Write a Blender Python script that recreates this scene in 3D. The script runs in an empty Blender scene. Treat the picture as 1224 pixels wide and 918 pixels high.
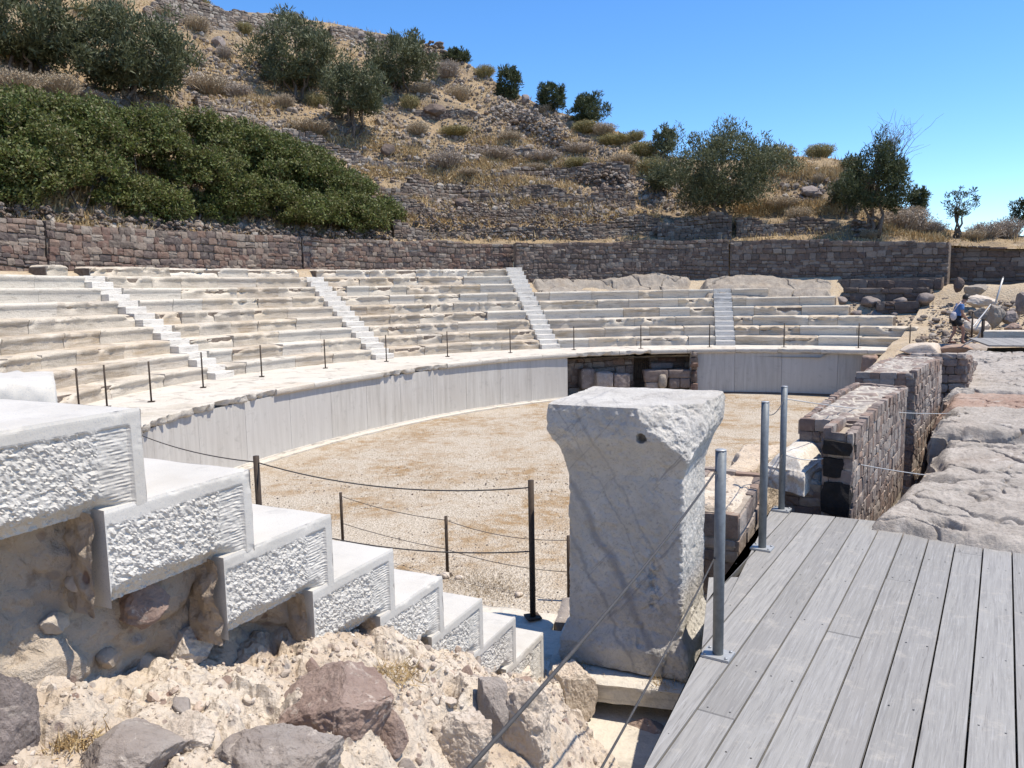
import bpy, math, random
import numpy as np
from mathutils import Matrix, Vector

random.seed(11)
RNG = np.random.default_rng(11)
scene = bpy.context.scene
COL = scene.collection

# ------------------------------------------------------------------ survey of the place
# focal length, horizon, roll and eye height worked out from the photograph (1224 x 918)
F = 919.0; Y0 = 347.0; ROLL = 0.018; CZ = 4.05
PITCH = math.atan((459 - Y0) / F)
def ray(x, y):
    a = (x - 612) / F; b = (459 - y) / F
    cr, sr = math.cos(ROLL), math.sin(ROLL)
    u = a * cr + b * sr; v = -a * sr + b * cr
    c, s = math.cos(PITCH), math.sin(PITCH)
    return np.array([u, c + v * s, -s + v * c])
EYE = np.array([0.0, 0.0, CZ])
def atz(x, y, z):
    d = ray(x, y); return EYE + d * ((z - CZ) / d[2])
def atY(x, y, Y):
    d = ray(x, y); return EYE + d * (Y / d[1])
C = np.array([5.5, 17.0])                       # centre of the theatre
def atR(x, y, R):
    d = ray(x, y); oc = -C; a = d[:2] @ d[:2]; b = 2 * oc @ d[:2]; c = oc @ oc - R * R
    return EYE + d * ((-b + math.sqrt(b * b - 4 * a * c)) / (2 * a))
def pol(ang, r, z=0.0):
    a = math.radians(ang); return np.array([C[0] + r * math.cos(a), C[1] + r * math.sin(a), z])
def polv(ang, r, z):
    a = np.radians(ang); r = np.broadcast_to(r, a.shape)
    return np.stack([C[0] + r * np.cos(a), C[1] + r * np.sin(a), np.broadcast_to(z, a.shape)], -1)
def angof(p):
    return math.degrees(math.atan2(p[1] - C[1], p[0] - C[0])) % 360

# ------------------------------------------------------------------ noise (numpy)
def _h(ix, iy, iz, seed):
    h = (ix.astype(np.int64) * 374761393 + iy.astype(np.int64) * 668265263 + iz.astype(np.int64) * 2147483647 + seed * 974711) & 0xFFFFFFFF
    h = ((h ^ (h >> 13)) * 1274126177) & 0xFFFFFFFF
    h = ((h ^ (h >> 16)) * 2246822519) & 0xFFFFFFFF
    return ((h ^ (h >> 15)) & 0xFFFFFF) / float(0xFFFFFF)
def vnoise(p, seed=0):
    i = np.floor(p).astype(np.int64); f = p - i; f = f * f * (3 - 2 * f)
    x, y, z = i[..., 0], i[..., 1], i[..., 2]; fx, fy, fz = f[..., 0], f[..., 1], f[..., 2]
    def L(a, b, t): return a + (b - a) * t
    c = lambda a, b, d: _h(x + a, y + b, z + d, seed)
    return L(L(L(c(0,0,0), c(1,0,0), fx), L(c(0,1,0), c(1,1,0), fx), fy),
             L(L(c(0,0,1), c(1,0,1), fx), L(c(0,1,1), c(1,1,1), fx), fy), fz) * 2 - 1
def fbm(p, octv=4, seed=0, gain=.5):
    p = np.asarray(p, float); s = np.zeros(p.shape[:-1]); a = 1.0; n = 0
    for o in range(octv):
        s += a * vnoise(p * (2.03 ** o) + o * 17.3, seed + o); n += a; a *= gain
    return s / n
def worley(p, seed=0):
    """2-D cell noise: distance to the nearest and second nearest point, and the cell's random value"""
    i = np.floor(p).astype(np.int64); f = p - i
    d1 = np.full(p.shape[:-1], 9.0); d2 = d1.copy(); cid = np.zeros(p.shape[:-1])
    for a in (-1, 0, 1):
        for b in (-1, 0, 1):
            X = i[..., 0] + a; Y = i[..., 1] + b; Z = np.zeros_like(X)
            qx = a + _h(X, Y, Z, seed) - f[..., 0]; qy = b + _h(X, Y, Z, seed + 5) - f[..., 1]
            d = np.sqrt(qx * qx + qy * qy); v = _h(X, Y, Z, seed + 9)
            n = d < d1
            d2 = np.where(n, d1, np.minimum(d2, d)); cid = np.where(n, v, cid); d1 = np.where(n, d, d1)
    return d1, d2, cid
def sstep(a, b, x):
    t = np.clip((x - a) / (b - a), 0, 1); return t * t * (3 - 2 * t)

# ------------------------------------------------------------------ meshes
class Soup:
    def __init__(s): s.V = []; s.Q = []; s.T = []; s.n = 0
    def add(s, V, Q=None, T=None):
        V = np.asarray(V, float).reshape(-1, 3)
        if Q is not None and len(Q): s.Q.append(np.asarray(Q) + s.n)
        if T is not None and len(T): s.T.append(np.asarray(T) + s.n)
        s.V.append(V); s.n += len(V)
    def grid(s, P, close_u=False, flip=False):
        nu, nv = P.shape[:2]
        idx = np.arange(nu * nv).reshape(nu, nv)
        a = idx if not close_u else np.vstack([idx, idx[:1]])
        q = np.stack([a[:-1, :-1], a[1:, :-1], a[1:, 1:], a[:-1, 1:]], -1).reshape(-1, 4)
        if flip: q = q[:, ::-1]
        s.add(P.reshape(-1, 3), q)
    def box(s, c, half, R=None):
        c = np.asarray(c, float); h = np.asarray(half, float)
        v = np.array([[x, y, z] for x in (-1, 1) for y in (-1, 1) for z in (-1, 1)], float) * h
        if R is not None: v = v @ np.asarray(R).T
        s.add(v + c, [[0,1,3,2],[4,6,7,5],[0,4,5,1],[2,3,7,6],[0,2,6,4],[1,5,7,3]])
    def tube(s, pts, rad, n=10, cap=True):
        pts = np.asarray(pts, float); rad = np.broadcast_to(rad, len(pts))
        t = np.gradient(pts, axis=0); t /= np.linalg.norm(t, axis=1)[:, None] + 1e-12
        ref = np.array([0, 0, 1.0]) if abs(t[0][2]) < .9 else np.array([1.0, 0, 0])
        rings = []
        for p, d, r in zip(pts, t, rad):
            a = np.cross(d, ref); a /= np.linalg.norm(a) + 1e-12; b = np.cross(d, a); ref = ref
            th = np.linspace(0, 2 * math.pi, n, endpoint=False)
            rings.append(p + r * (np.cos(th)[:, None] * a + np.sin(th)[:, None] * b))
        R = np.array(rings); m = len(pts)
        q = [[i * n + j, (i + 1) * n + j, (i + 1) * n + (j + 1) % n, i * n + (j + 1) % n] for i in range(m - 1) for j in range(n)]
        V = R.reshape(-1, 3); T = []
        if cap:
            V = np.vstack([V, pts[0], pts[-1]]); k = m * n
            T = [[k, j, (j + 1) % n] for j in range(n)] + [[k + 1, (m - 1) * n + (j + 1) % n, (m - 1) * n + j] for j in range(n)]
        s.add(V, q, T)

ORIG = {}
def children(o): return [c for c in bpy.data.objects if c.parent == o]
def tag(o, label=None, cat=None, group=None, kind=None):
    if label: o['label'] = label
    if cat: o['category'] = cat
    if group: o['group'] = group
    if kind: o['kind'] = kind
    return o
def org(o):
    while o is not None and o.parent is not None: o = o.parent
    return ORIG.get(o.name, np.zeros(3)) if o is not None else np.zeros(3)
def build(name, soup, mat, parent=None, smooth=True, base=None, local=False):
    """one mesh object; world coordinates go in, the object's origin is its thing's base"""
    V = np.vstack(soup.V) if soup.V else np.zeros((0, 3))
    o0 = np.zeros(3)
    if parent is not None and not local: o0 = org(parent)
    if base is not None: o0 = np.asarray(base, float)
    V = V - o0
    Q = np.vstack(soup.Q) if soup.Q else np.zeros((0, 4), int)
    T = np.vstack(soup.T) if soup.T else np.zeros((0, 3), int)
    me = bpy.data.meshes.new(name)
    me.vertices.add(len(V)); me.vertices.foreach_set('co', V.astype(np.float32).ravel())
    nl = Q.size + T.size
    me.loops.add(nl); me.polygons.add(len(Q) + len(T))
    me.loops.foreach_set('vertex_index', np.concatenate([Q.ravel(), T.ravel()]).astype(np.int32))
    st = np.concatenate([np.arange(len(Q)) * 4, Q.size + np.arange(len(T)) * 3]).astype(np.int32)
    me.polygons.foreach_set('loop_start', st)
    me.polygons.foreach_set('use_smooth', np.full(len(st), bool(smooth)))
    me.update(calc_edges=True); me.validate()
    if isinstance(mat, (list, tuple)):
        for m in mat: me.materials.append(m)
    elif mat is not None: me.materials.append(mat)
    o = bpy.data.objects.new(name, me); COL.objects.link(o)
    if parent is not None: o.parent = parent
    elif base is not None: o.location = base; ORIG[o.name] = np.asarray(base, float)
    return o
def thing(name, label, cat, loc, group=None):
    o = bpy.data.objects.new(name, None); COL.objects.link(o)
    o.empty_display_size = .2
    o.location = tuple(float(v) for v in loc); ORIG[o.name] = np.asarray(loc, float)
    return tag(o, label, cat, group)
def copy_tree(o, parent=None):
    c = o.copy(); COL.objects.link(c)
    if parent is not None: c.parent = parent; c.matrix_parent_inverse = o.matrix_parent_inverse
    for ch in children(o): copy_tree(ch, c)
    return c

# rock templates --------------------------------------------------------------
def ico(sub):
    import bmesh
    bm = bmesh.new(); bmesh.ops.create_icosphere(bm, subdivisions=sub, radius=1.0)
    V = np.array([v.co[:] for v in bm.verts]); T = np.array([[v.index for v in f.verts] for f in bm.faces]); bm.free()
    return V, T
ICO = {k: ico(k) for k in (1, 2, 3, 4, 5, 6)}
def rock_shape(sub, seed, facets=9, rough=.12, freq=1.6):
    V, T = ICO[sub]; r = np.random.default_rng(seed)
    P = V * (1 + rough * 1.2 * fbm(V * freq + seed * 3.1, 3, seed))[:, None]
    for k in range(facets):
        n = r.normal(size=3); n /= np.linalg.norm(n); c = r.uniform(.58, .88)
        e = np.maximum(0, P @ n - c); P = P - np.outer(e * .93, n)
    if sub >= 3:
        P = P * (1 + rough * .35 * fbm(V * freq * 4 + seed, 4, seed + 4))[:, None]
    return P, T
ROCKT = [rock_shape(2, 100 + i, 8, .16) for i in range(14)]
ROCK1 = [rock_shape(1, 300 + i, 3, .25) for i in range(10)]
def rot(r):
    q = r.normal(size=4); q /= np.linalg.norm(q); w, x, y, z = q
    return np.array([[1-2*(y*y+z*z),2*(x*y-z*w),2*(x*z+y*w)],[2*(x*y+z*w),1-2*(x*x+z*z),2*(y*z-x*w)],[2*(x*z-y*w),2*(y*z+x*w),1-2*(x*x+y*y)]])
def rotz(a): c, s = math.cos(a), math.sin(a); return np.array([[c, -s, 0], [s, c, 0], [0, 0, 1.0]])
# rounded cube template for squared masonry stones
def _cube(n=3):
    pts = {}; F_ = []
    def vid(p):
        k = tuple(np.round(p, 6)); 
        if k not in pts: pts[k] = len(pts)
        return pts[k]
    g = np.linspace(-1, 1, n + 1)
    for ax in range(3):
        for sg in (-1, 1):
            for i in range(n):
                for j in range(n):
                    c = []
                    for a, b in ((i, j), (i+1, j), (i+1, j+1), (i, j+1)):
                        p = [0, 0, 0]; p[ax] = sg; p[(ax+1) % 3] = g[a]; p[(ax+2) % 3] = g[b]; c.append(vid(p))
                    F_.append(c if sg > 0 else c[::-1])
    return np.array(list(pts.keys())), np.array(F_)
CUBE, CUBEQ = _cube(3)
def block_shape(seed, rnd=.35, jit=.1):
    P = CUBE.copy()
    L = np.linalg.norm(P, axis=1)[:, None]; S = P / L * 1.25
    P = P * (1 - rnd) + S * rnd
    return P * (1 + 0) + jit * np.stack([vnoise(CUBE * 1.3 + seed * 7.7 + k * 31, seed) for k in range(3)], -1)
BLK = [block_shape(i, .34, .16) for i in range(16)]
BLKS = [block_shape(40 + i, .16, .07) for i in range(8)]
# ------------------------------------------------------------------ materials
class NT:
    def __init__(s, name, rough=.85, spec=.3):
        s.m = bpy.data.materials.new(name); s.m.use_nodes = True; s.t = s.m.node_tree; s.t.nodes.clear()
        s.out = s.N('ShaderNodeOutputMaterial'); s.b = s.N('ShaderNodeBsdfPrincipled')
        s.t.links.new(s.b.outputs[0], s.out.inputs[0])
        s.b.inputs['Roughness'].default_value = rough; s.b.inputs['Specular IOR Level'].default_value = spec
        s._c = None
    def N(s, ty): return s.t.nodes.new(ty)
    def L(s, a, b): s.t.links.new(a, b)
    def co(s, scale=(1, 1, 1), rotation=(0, 0, 0), rnd=True):
        tc = s.N('ShaderNodeTexCoord'); mp = s.N('ShaderNodeMapping')
        s.L(tc.outputs['Object'], mp.inputs[0]); mp.inputs['Scale'].default_value = scale; mp.inputs['Rotation'].default_value = rotation
        if rnd:
            oi = s.N('ShaderNodeObjectInfo'); mu = s.N('ShaderNodeMath'); mu.operation = 'MULTIPLY'; mu.inputs[1].default_value = 57.0
            s.L(oi.outputs['Random'], mu.inputs[0]); cb = s.N('ShaderNodeCombineXYZ')
            s.L(mu.outputs[0], cb.inputs[0]); s.L(mu.outputs[0], cb.inputs[2]); s.L(cb.outputs[0], mp.inputs['Location'])
        return mp.outputs[0]
    def noise(s, scale, det=5, rough=.55, co=None, dist=0):
        n = s.N('ShaderNodeTexNoise'); n.inputs['Scale'].default_value = scale; n.inputs['Detail'].default_value = det
        n.inputs['Roughness'].default_value = rough; n.inputs['Distortion'].default_value = dist
        if co is None:
            if s._c is None: s._c = s.co()
            co = s._c
        s.L(co, n.inputs['Vector']); return n.outputs[0]
    def vor(s, scale, feat='F1', co=None, rnd=1.0, out=0):
        n = s.N('ShaderNodeTexVoronoi'); n.feature = feat; n.inputs['Scale'].default_value = scale; n.inputs['Randomness'].default_value = rnd
        if co is None:
            if s._c is None: s._c = s.co()
            co = s._c
        s.L(co, n.inputs['Vector']); return n.outputs[out]
    def ramp(s, fac, stops, interp='LINEAR'):
        r = s.N('ShaderNodeValToRGB'); r.color_ramp.interpolation = interp
        el = r.color_ramp.elements
        while len(el) < len(stops): el.new(.5)
        for e, (p, c) in zip(el, stops):
            e.position = p; e.color = (c, c, c, 1) if not isinstance(c, (tuple, list)) else (*c, 1)
        s.L(fac, r.inputs[0]); return r.outputs[0]
    def mix(s, fac, a, b, mode='MIX'):
        m = s.N('ShaderNodeMix'); m.data_type = 'RGBA'; m.blend_type = mode
        for k, v in ((0, fac), (6, a), (7, b)):
            if isinstance(v, (int, float)): m.inputs[k].default_value = v
            elif isinstance(v, tuple): m.inputs[k].default_value = (*v, 1)
            else: s.L(v, m.inputs[k])
        return m.outputs[2]
    def math(s, op, a, b=None):
        m = s.N('ShaderNodeMath'); m.operation = op
        for k, v in ((0, a), (1, b)):
            if v is None: continue
            if isinstance(v, (int, float)): m.inputs[k].default_value = v
            else: s.L(v, m.inputs[k])
        return m.outputs[0]
    def island(s):
        g = s.N('ShaderNodeNewGeometry'); return g.outputs['Random Per Island']
    def orand(s): return s.N('ShaderNodeObjectInfo').outputs['Random']
    def bump(s, h, strength=.5, dist=.02, prev=None):
        b = s.N('ShaderNodeBump'); b.inputs['Strength'].default_value = strength; b.inputs['Distance'].default_value = dist
        s.L(h, b.inputs['Height'])
        if prev is not None: s.L(prev, b.inputs['Normal'])
        return b.outputs[0]
    def done(s, col, normal=None):
        if isinstance(col, tuple): s.b.inputs['Base Color'].default_value = (*col, 1)
        else: s.L(col, s.b.inputs['Base Color'])
        if normal is not None: s.L(normal, s.b.inputs['Normal'])
        return s.m

def m_marble_new():
    t = NT('new_marble', .75); c = t.co((1, 1, 1))
    a = t.noise(3.5, 6, .6, c); b = t.noise(240, 3, .7, c)
    col = t.ramp(a, [(.3, (.47, .445, .395)), (.7, (.56, .535, .485))])
    col = t.mix(t.ramp(b, [(.30, 1.0), (.46, 0.0)]), col, (.36, .365, .37))
    col = t.mix(t.ramp(t.noise(1.6, 7, .7, c, .5), [(.5, 0.0), (.72, .45)]), col, (.40, .355, .29))
    col = t.mix(t.ramp(t.noise(9, 6, .7, c, .3), [(.58, 0.0), (.68, .4)]), col, (.34, .325, .30))
    return t.done(col, t.bump(t.noise(150, 4, .7, c), .22, .003))
def m_marble_old(name, cols, pale=(.61, .545, .45), wh=.55):
    t = NT(name, .85); c = t.co((1, 1, 1)); cs = t.co((.55, .55, 5.0), (.0, .22, 0))
    st = t.noise(2.2, 7, .62, cs, .6); big = t.noise(1.1, 4, .5, c); fine = t.noise(26, 5, .65, c)
    n = len(cols)
    base = t.ramp(t.orand(), [(i / n, k) for i, k in enumerate(cols)], 'CONSTANT')
    col = t.mix(t.ramp(st, [(.36, 0.0), (.62, 1.0)]), base, t.mix(.68, base, pale))
    col = t.mix(t.ramp(t.noise(3.0, 6, .6, cs, 1.2), [(.54, 0.0), (.66, .7)]), col, (.24, .21, .175))
    col = t.mix(t.ramp(big, [(.5, 0.0), (.68, wh)]), col, pale)
    col = t.mix(t.ramp(fine, [(.3, .55), (.5, 0.0)]), col, t.mix(.5, col, (.20, .17, .135)))
    return t.done(col, t.bump(t.noise(18, 7, .65, c), .6, .03))
def m_slab():
    t = NT('podium_slab', .8); c = t.co((1, 1, 1)); cv = t.co((5, 5, .35))
    a = t.noise(1.6, 6, .65, cv, .3); b = t.noise(.7, 3, .5, c)
    col = t.ramp(a, [(.28, (.33, .305, .265)), (.5, (.455, .43, .385)), (.72, (.55, .525, .475))])
    col = t.mix(t.ramp(b, [(.4, 0.0), (.7, .5)]), col, (.42, .385, .335))
    col = t.mix(t.ramp(t.orand(), [(0, 0.0), (1, .55)]), col, (.50, .48, .445))
    col = t.mix(t.ramp(t.noise(4, 6, .7, c, .4), [(.56, 0.0), (.7, .5)]), col, (.31, .29, .26))
    return t.done(col, t.bump(a, .25, .006))
def m_gravel():
    t = NT('orchestra_gravel', .95, .15); c = t.co((1, 1, 1), rnd=False)
    v = t.vor(30, 'F1', c, out=1); sp = t.N('ShaderNodeSeparateColor'); t.L(v, sp.inputs[0])
    col = t.ramp(sp.outputs[0], [(0, (.34, .28, .21)), (.2, (.42, .36, .28)), (.7, (.48, .415, .33)), (1, (.55, .49, .405))])
    big = t.noise(.55, 6, .62, c, .3); med = t.noise(3.6, 7, .75, c, .3)
    br = t.math('MULTIPLY', t.ramp(big, [(.43, 0.0), (.58, 1.0)]), t.ramp(med, [(.38, .0), (.58, .95)]))
    col = t.mix(br, col, (.31, .205, .105))
    col = t.mix(t.ramp(t.noise(1.1, 5, .6, c), [(.5, 0.0), (.75, .5)]), col, (.54, .485, .405))
    col = t.mix(t.ramp(t.noise(60, 3, .7, c), [(.28, .5), (.40, 0.0)]), col, (.18, .14, .10))
    d = t.vor(30, 'F1', c, out=0)
    return t.done(col, t.bump(d, .9, .03, t.bump(med, .5, .05)))
def m_stone(name, cols, dust=(.42, .37, .30), dusty=.3, sc=9, bdist=.03):
    t = NT(name, .92, .2); c = t.co((1, 1, 1), rnd=False)
    n = len(cols); base = t.ramp(t.island(), [(i / n, k) for i, k in enumerate(cols)], 'CONSTANT')
    a = t.noise(sc, 7, .68, c)
    col = t.mix(t.ramp(a, [(.3, .7), (.55, 0.0)]), base, t.mix(.6, base, (.05, .042, .038)))
    col = t.mix(t.ramp(t.noise(sc * .6, 6, .65, c, .4), [(.5, 0.0), (.7, dusty)]), col, dust)
    return t.done(col, t.bump(a, .8, bdist))
def m_plain_noise(name, a, b, scale=6, bump=.5, bd=.02, rough=.9, fine=None):
    t = NT(name, rough, .2); c = t.co((1, 1, 1), rnd=False)
    n = t.noise(scale, 7, .65, c); col = t.ramp(n, [(.3, a), (.68, b)])
    if fine: col = t.mix(t.ramp(t.noise(scale * 9, 4, .7, c), [(.36, .8), (.5, 0.0)]), col, fine)
    return t.done(col, t.bump(n, bump, bd))
def m_earth(name, cols, stone=(.30, .27, .25), sc=1.0):
    """crumbly lime earth with small stones set in it"""
    t = NT(name, .95, .15); c = t.co((1, 1, 1), rnd=False)
    n = t.noise(2.2 * sc, 7, .62, c, .3); col = t.ramp(n, [(.28, cols[0]), (.5, cols[1]), (.72, cols[2])])
    v = t.vor(34 * sc, 'F1', c, out=1); sp = t.N('ShaderNodeSeparateColor'); t.L(v, sp.inputs[0])
    dd = t.vor(34 * sc, 'F1', c, out=0)
    m = t.math('MULTIPLY', t.ramp(sp.outputs[0], [(.72, 0.0), (.76, 1.0)], 'CONSTANT'), t.ramp(dd, [(.30, 1.0), (.42, 0.0)]))
    col = t.mix(m, col, t.ramp(sp.outputs[1], [(0, stone), (.5, (.38, .33, .28)), (1, (.24, .16, .125))]))
    col = t.mix(t.ramp(t.noise(38 * sc, 5, .7, c), [(.30, .75), (.45, 0.0)]), col, t.mix(.6, col, (.15, .10, .065)))
    return t.done(col, t.bump(t.noise(24 * sc, 7, .7, c), .9, .025 / sc, t.bump(dd, .4, .02 / sc)))
def m_rock(name, a, b, cdark, sc=5.0, spots=None, bm=1.0):
    t = NT(name, .9, .25); c = t.co((1, 1, 1), rnd=True)
    n = t.noise(sc, 8, .68, c, .2); col = t.ramp(n, [(.3, a), (.65, b)])
    col = t.mix(t.ramp(t.noise(sc * .45, 5, .6, c), [(.5, 0.0), (.7, .6)]), col, cdark)
    if spots: col = t.mix(t.ramp(t.noise(sc * 1.7, 6, .7, c, .6), [(.58, 0.0), (.66, .8)]), col, spots)
    col = t.mix(t.ramp(t.noise(sc * 7, 5, .7, c), [(.30, .6), (.43, 0.0)]), col, t.mix(.5, col, (.08, .065, .055)))
    return t.done(col, t.bump(t.noise(sc * 5, 8, .75, c), .75, .018 * bm, t.bump(n, .4, .04 * bm)))
def m_deck():
    t = NT('weathered_deck_wood', .8, .3)
    az = math.radians(32.6); c = t.co((1, 1, 1), (0, 0, 0)); 
    tc = t.N('ShaderNodeTexCoord'); mp = t.N('ShaderNodeMapping'); mp.vector_type = 'POINT'
    mp.inputs['Rotation'].default_value = (0, 0, az); t.L(tc.outputs['Object'], mp.inputs[0])
    oi = t.N('ShaderNodeObjectInfo'); mu = t.math('MULTIPLY', oi.outputs['Random'], 40.0)
    cb = t.N('ShaderNodeCombineXYZ'); t.L(mu, cb.inputs[0]); t.L(mu, cb.inputs[1]); t.L(cb.outputs[0], mp.inputs['Location'])
    sc = t.N('ShaderNodeVectorMath'); sc.operation = 'MULTIPLY'; sc.inputs[1].default_value = (60, 2.4, 60); t.L(mp.outputs[0], sc.inputs[0])
    g = t.noise(1.0, 7, .7, sc.outputs[0], .4)
    sc2 = t.N('ShaderNodeVectorMath'); sc2.operation = 'MULTIPLY'; sc2.inputs[1].default_value = (120, 5, 120); t.L(mp.outputs[0], sc2.inputs[0])
    g2 = t.noise(1.0, 4, .7, sc2.outputs[0])
    base = t.ramp(oi.outputs['Random'], [(0, (.235, .226, .210)), (.3, (.285, .276, .258)), (.6, (.25, .239, .221)), (1, (.305, .295, .276))])
    col = t.mix(t.ramp(g, [(.3, .75), (.55, 0.0)]), base, (.155, .15, .145))
    col = t.mix(t.ramp(g2, [(.53, 0.0), (.70, .45)]), col, (.41, .405, .395))
    col = t.mix(t.ramp(t.noise(1.3, 5, .6, c), [(.42, 0.0), (.7, .4)]), col, (.27, .26, .25))
    kn = t.noise(1.0, 3, .5, sc.outputs[0], 2.5); col = t.mix(t.ramp(kn, [(.63, 0.0), (.70, .55)]), col, (.13, .12, .11))
    col = t.mix(t.ramp(t.noise(7, 6, .75, c), [(.56, 0.0), (.70, .45)]), col, (.42, .385, .33))
    return t.done(col, t.bump(g, .35, .004, t.bump(g2, .3, .003)))
def m_leaf(name, cols, transl=.25, rough=.6):
    t = NT(name, rough, .35); n = len(cols)
    base = t.ramp(t.island(), [(i / n, k) for i, k in enumerate(cols)], 'CONSTANT')
    c = t.co((1, 1, 1), rnd=False)
    col = t.mix(t.ramp(t.noise(1.1, 3, .5, c), [(.38, 0.0), (.65, .5)]), base, t.mix(.6, base, cols[-1]))
    m = t.done(col)
    tr = t.N('ShaderNodeBsdfTranslucent'); t.L(col, tr.inputs[0]); ms = t.N('ShaderNodeMixShader'); ms.inputs[0].default_value = transl
    t.L(t.b.outputs[0], ms.inputs[1]); t.L(tr.outputs[0], ms.inputs[2]); t.L(ms.outputs[0], t.out.inputs[0])
    return m
def m_flat(name, col, rough=.6, metal=0.0, nz=0.0):
    t = NT(name, rough, .4); t.b.inputs['Metallic'].default_value = metal
    c = t.co((1, 1, 1)); n = t.noise(40, 5, .6, c)
    cc = t.mix(t.ramp(n, [(.35, .6), (.6, 0.0)]), col, tuple(k * (1 - nz) for k in col))
    return t.done(cc, t.bump(n, .2, .002))

M = {}
M['marble_new'] = m_marble_new()
M['seat'] = m_marble_old('weathered_seat_marble', [(.37, .295, .21), (.43, .375, .295), (.33, .265, .19), (.45, .375, .275), (.36, .315, .255), (.36, .28, .19), (.47, .415, .33), (.42, .33, .225)])
M['seat_pale'] = m_marble_old('restored_seat_marble', [(.54, .49, .41), (.51, .47, .40), (.57, .52, .44), (.50, .43, .34)], (.62, .57, .485), .3)
M['coping'] = m_marble_old('ledge_coping_stone', [(.50, .45, .37), (.47, .42, .34), (.54, .49, .41)], (.60, .555, .48), .4)
M['stair'] = m_marble_old('white_stair_marble', [(.64, .60, .53), (.61, .57, .505), (.67, .63, .56)], (.68, .64, .57), .2)
M['slab'] = m_slab(); M['gravel'] = m_gravel()
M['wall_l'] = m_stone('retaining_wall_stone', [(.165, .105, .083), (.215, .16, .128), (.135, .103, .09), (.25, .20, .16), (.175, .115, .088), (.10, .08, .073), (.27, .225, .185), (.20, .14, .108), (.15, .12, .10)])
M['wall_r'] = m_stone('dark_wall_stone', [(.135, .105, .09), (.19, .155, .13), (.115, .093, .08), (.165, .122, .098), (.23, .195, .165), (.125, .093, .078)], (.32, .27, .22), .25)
M['mortar'] = m_plain_noise('wall_mortar', (.11, .085, .068), (.24, .195, .155), 9, .7, .03)
M['terrace'] = m_stone('terrace_stone', [(.165, .13, .102), (.225, .185, .15), (.12, .096, .078), (.19, .14, .108), (.275, .235, .195), (.14, .105, .085)], (.33, .28, .225), .25, 6)
M['scree'] = m_stone('scree_stone', [(.25, .205, .165), (.32, .27, .225), (.175, .145, .12), (.225, .17, .13), (.36, .32, .27), (.14, .115, .10)], (.40, .345, .28), .3, 6)
M['ped'] = None
M['earth'] = m_earth('lime_earth', [(.43, .335, .245), (.58, .49, .385), (.67, .60, .50)])
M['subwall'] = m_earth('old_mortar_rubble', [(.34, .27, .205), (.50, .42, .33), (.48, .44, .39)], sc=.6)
M['purple'] = m_rock('purple_rock', (.22, .15, .12), (.36, .27, .22), (.29, .235, .20), 7, (.56, .48, .40))
M['greyrock'] = m_rock('grey_rock', (.24, .205, .18), (.38, .335, .295), (.32, .26, .215), 8, (.55, .48, .405))
M['darkrock'] = m_rock('dark_rock', (.15, .125, .11), (.29, .245, .22), (.19, .16, .15), 5, (.40, .35, .30))
M['conglom'] = m_rock('conglomerate', (.47, .38, .295), (.65, .57, .47), (.42, .34, .275), 8, (.34, .29, .25))
M['bedrock'] = m_rock('bedrock_slab', (.27, .24, .205), (.42, .375, .325), (.33, .27, .22), 3.2, (.48, .435, .38), 1.3)
M['redrock'] = m_rock('red_bedrock', (.26, .165, .12), (.36, .27, .215), (.26, .22, .185), 2.5, (.38, .345, .30))
M['outcrop'] = m_rock('outcrop_rock', (.21, .18, .15), (.35, .305, .25), (.27, .215, .16), 3.2, (.42, .37, .30), 1.5)
M['wallA'] = m_stone('stage_wall_stone', [(.22, .17, .145), (.29, .24, .205), (.20, .145, .12), (.34, .29, .25), (.26, .185, .145), (.17, .135, .118)], (.44, .385, .325), .4, 14, .02)
M['plaster'] = m_plain_noise('lime_plaster', (.50, .45, .375), (.64, .60, .535), 7, .6, .02, fine=(.34, .28, .22))
M['deck'] = m_deck(); M['beam'] = m_plain_noise('deck_beam_wood', (.10, .085, .07), (.18, .16, .14), 12)
M['steel'] = m_flat('galvanised_steel', (.165, .185, .20), .55, .25, .35)
M['plate'] = m_flat('zinc_plate', (.40, .41, .41), .5, .35, .2)
M['rust'] = m_flat('brown_steel', (.060, .042, .030), .75, .1, .5)
M['wire'] = m_flat('wire_cable', (.075, .07, .066), .6, .35, .4)
M['wire_pale'] = m_flat('bright_wire_cable', (.50, .485, .46), .5, .35, .2)
M['screw'] = m_flat('screw_head', (.06, .055, .05), .5, .4)
M['bark'] = m_plain_noise('bark', (.085, .065, .05), (.19, .155, .125), 14, .8, .02)
M['leaf_hedge'] = m_leaf('lentisk_leaf', [(.100, .128, .028), (.130, .155, .038), (.068, .095, .021), (.160, .168, .050), (.083, .112, .025), (.135, .118, .050)])
M['leaf_olive'] = m_leaf('olive_leaf', [(.092, .106, .050), (.120, .133, .068), (.072, .083, .038), (.150, .158, .086), (.085, .096, .045)])
M['leaf_dark'] = m_leaf('dark_leaf', [(.045, .062, .025), (.062, .080, .033), (.036, .050, .021), (.075, .088, .038)])
M['leaf_dry'] = m_leaf('dry_twig', [(.34, .265, .18), (.42, .34, .23), (.29, .225, .155), (.46, .38, .265), (.36, .29, .20)], .1, .9)
M['leaf_grey'] = m_leaf('grey_twig', [(.29, .24, .19), (.35, .295, .235), (.25, .20, .16), (.40, .335, .27)], .1, .9)
M['leaf_yel'] = m_leaf('yellow_green_leaf', [(.25, .215, .085), (.19, .175, .065), (.30, .25, .11), (.15, .15, .06), (.34, .28, .15)], .15, .8)
M['straw'] = m_leaf('straw', [(.48, .355, .18), (.40, .28, .13), (.53, .42, .24), (.34, .23, .11)], .15, .9)
M['bpurple'] = m_rock('reddish_block', (.13, .10, .085), (.22, .175, .15), (.17, .14, .125), 5, (.30, .26, .22))
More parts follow.
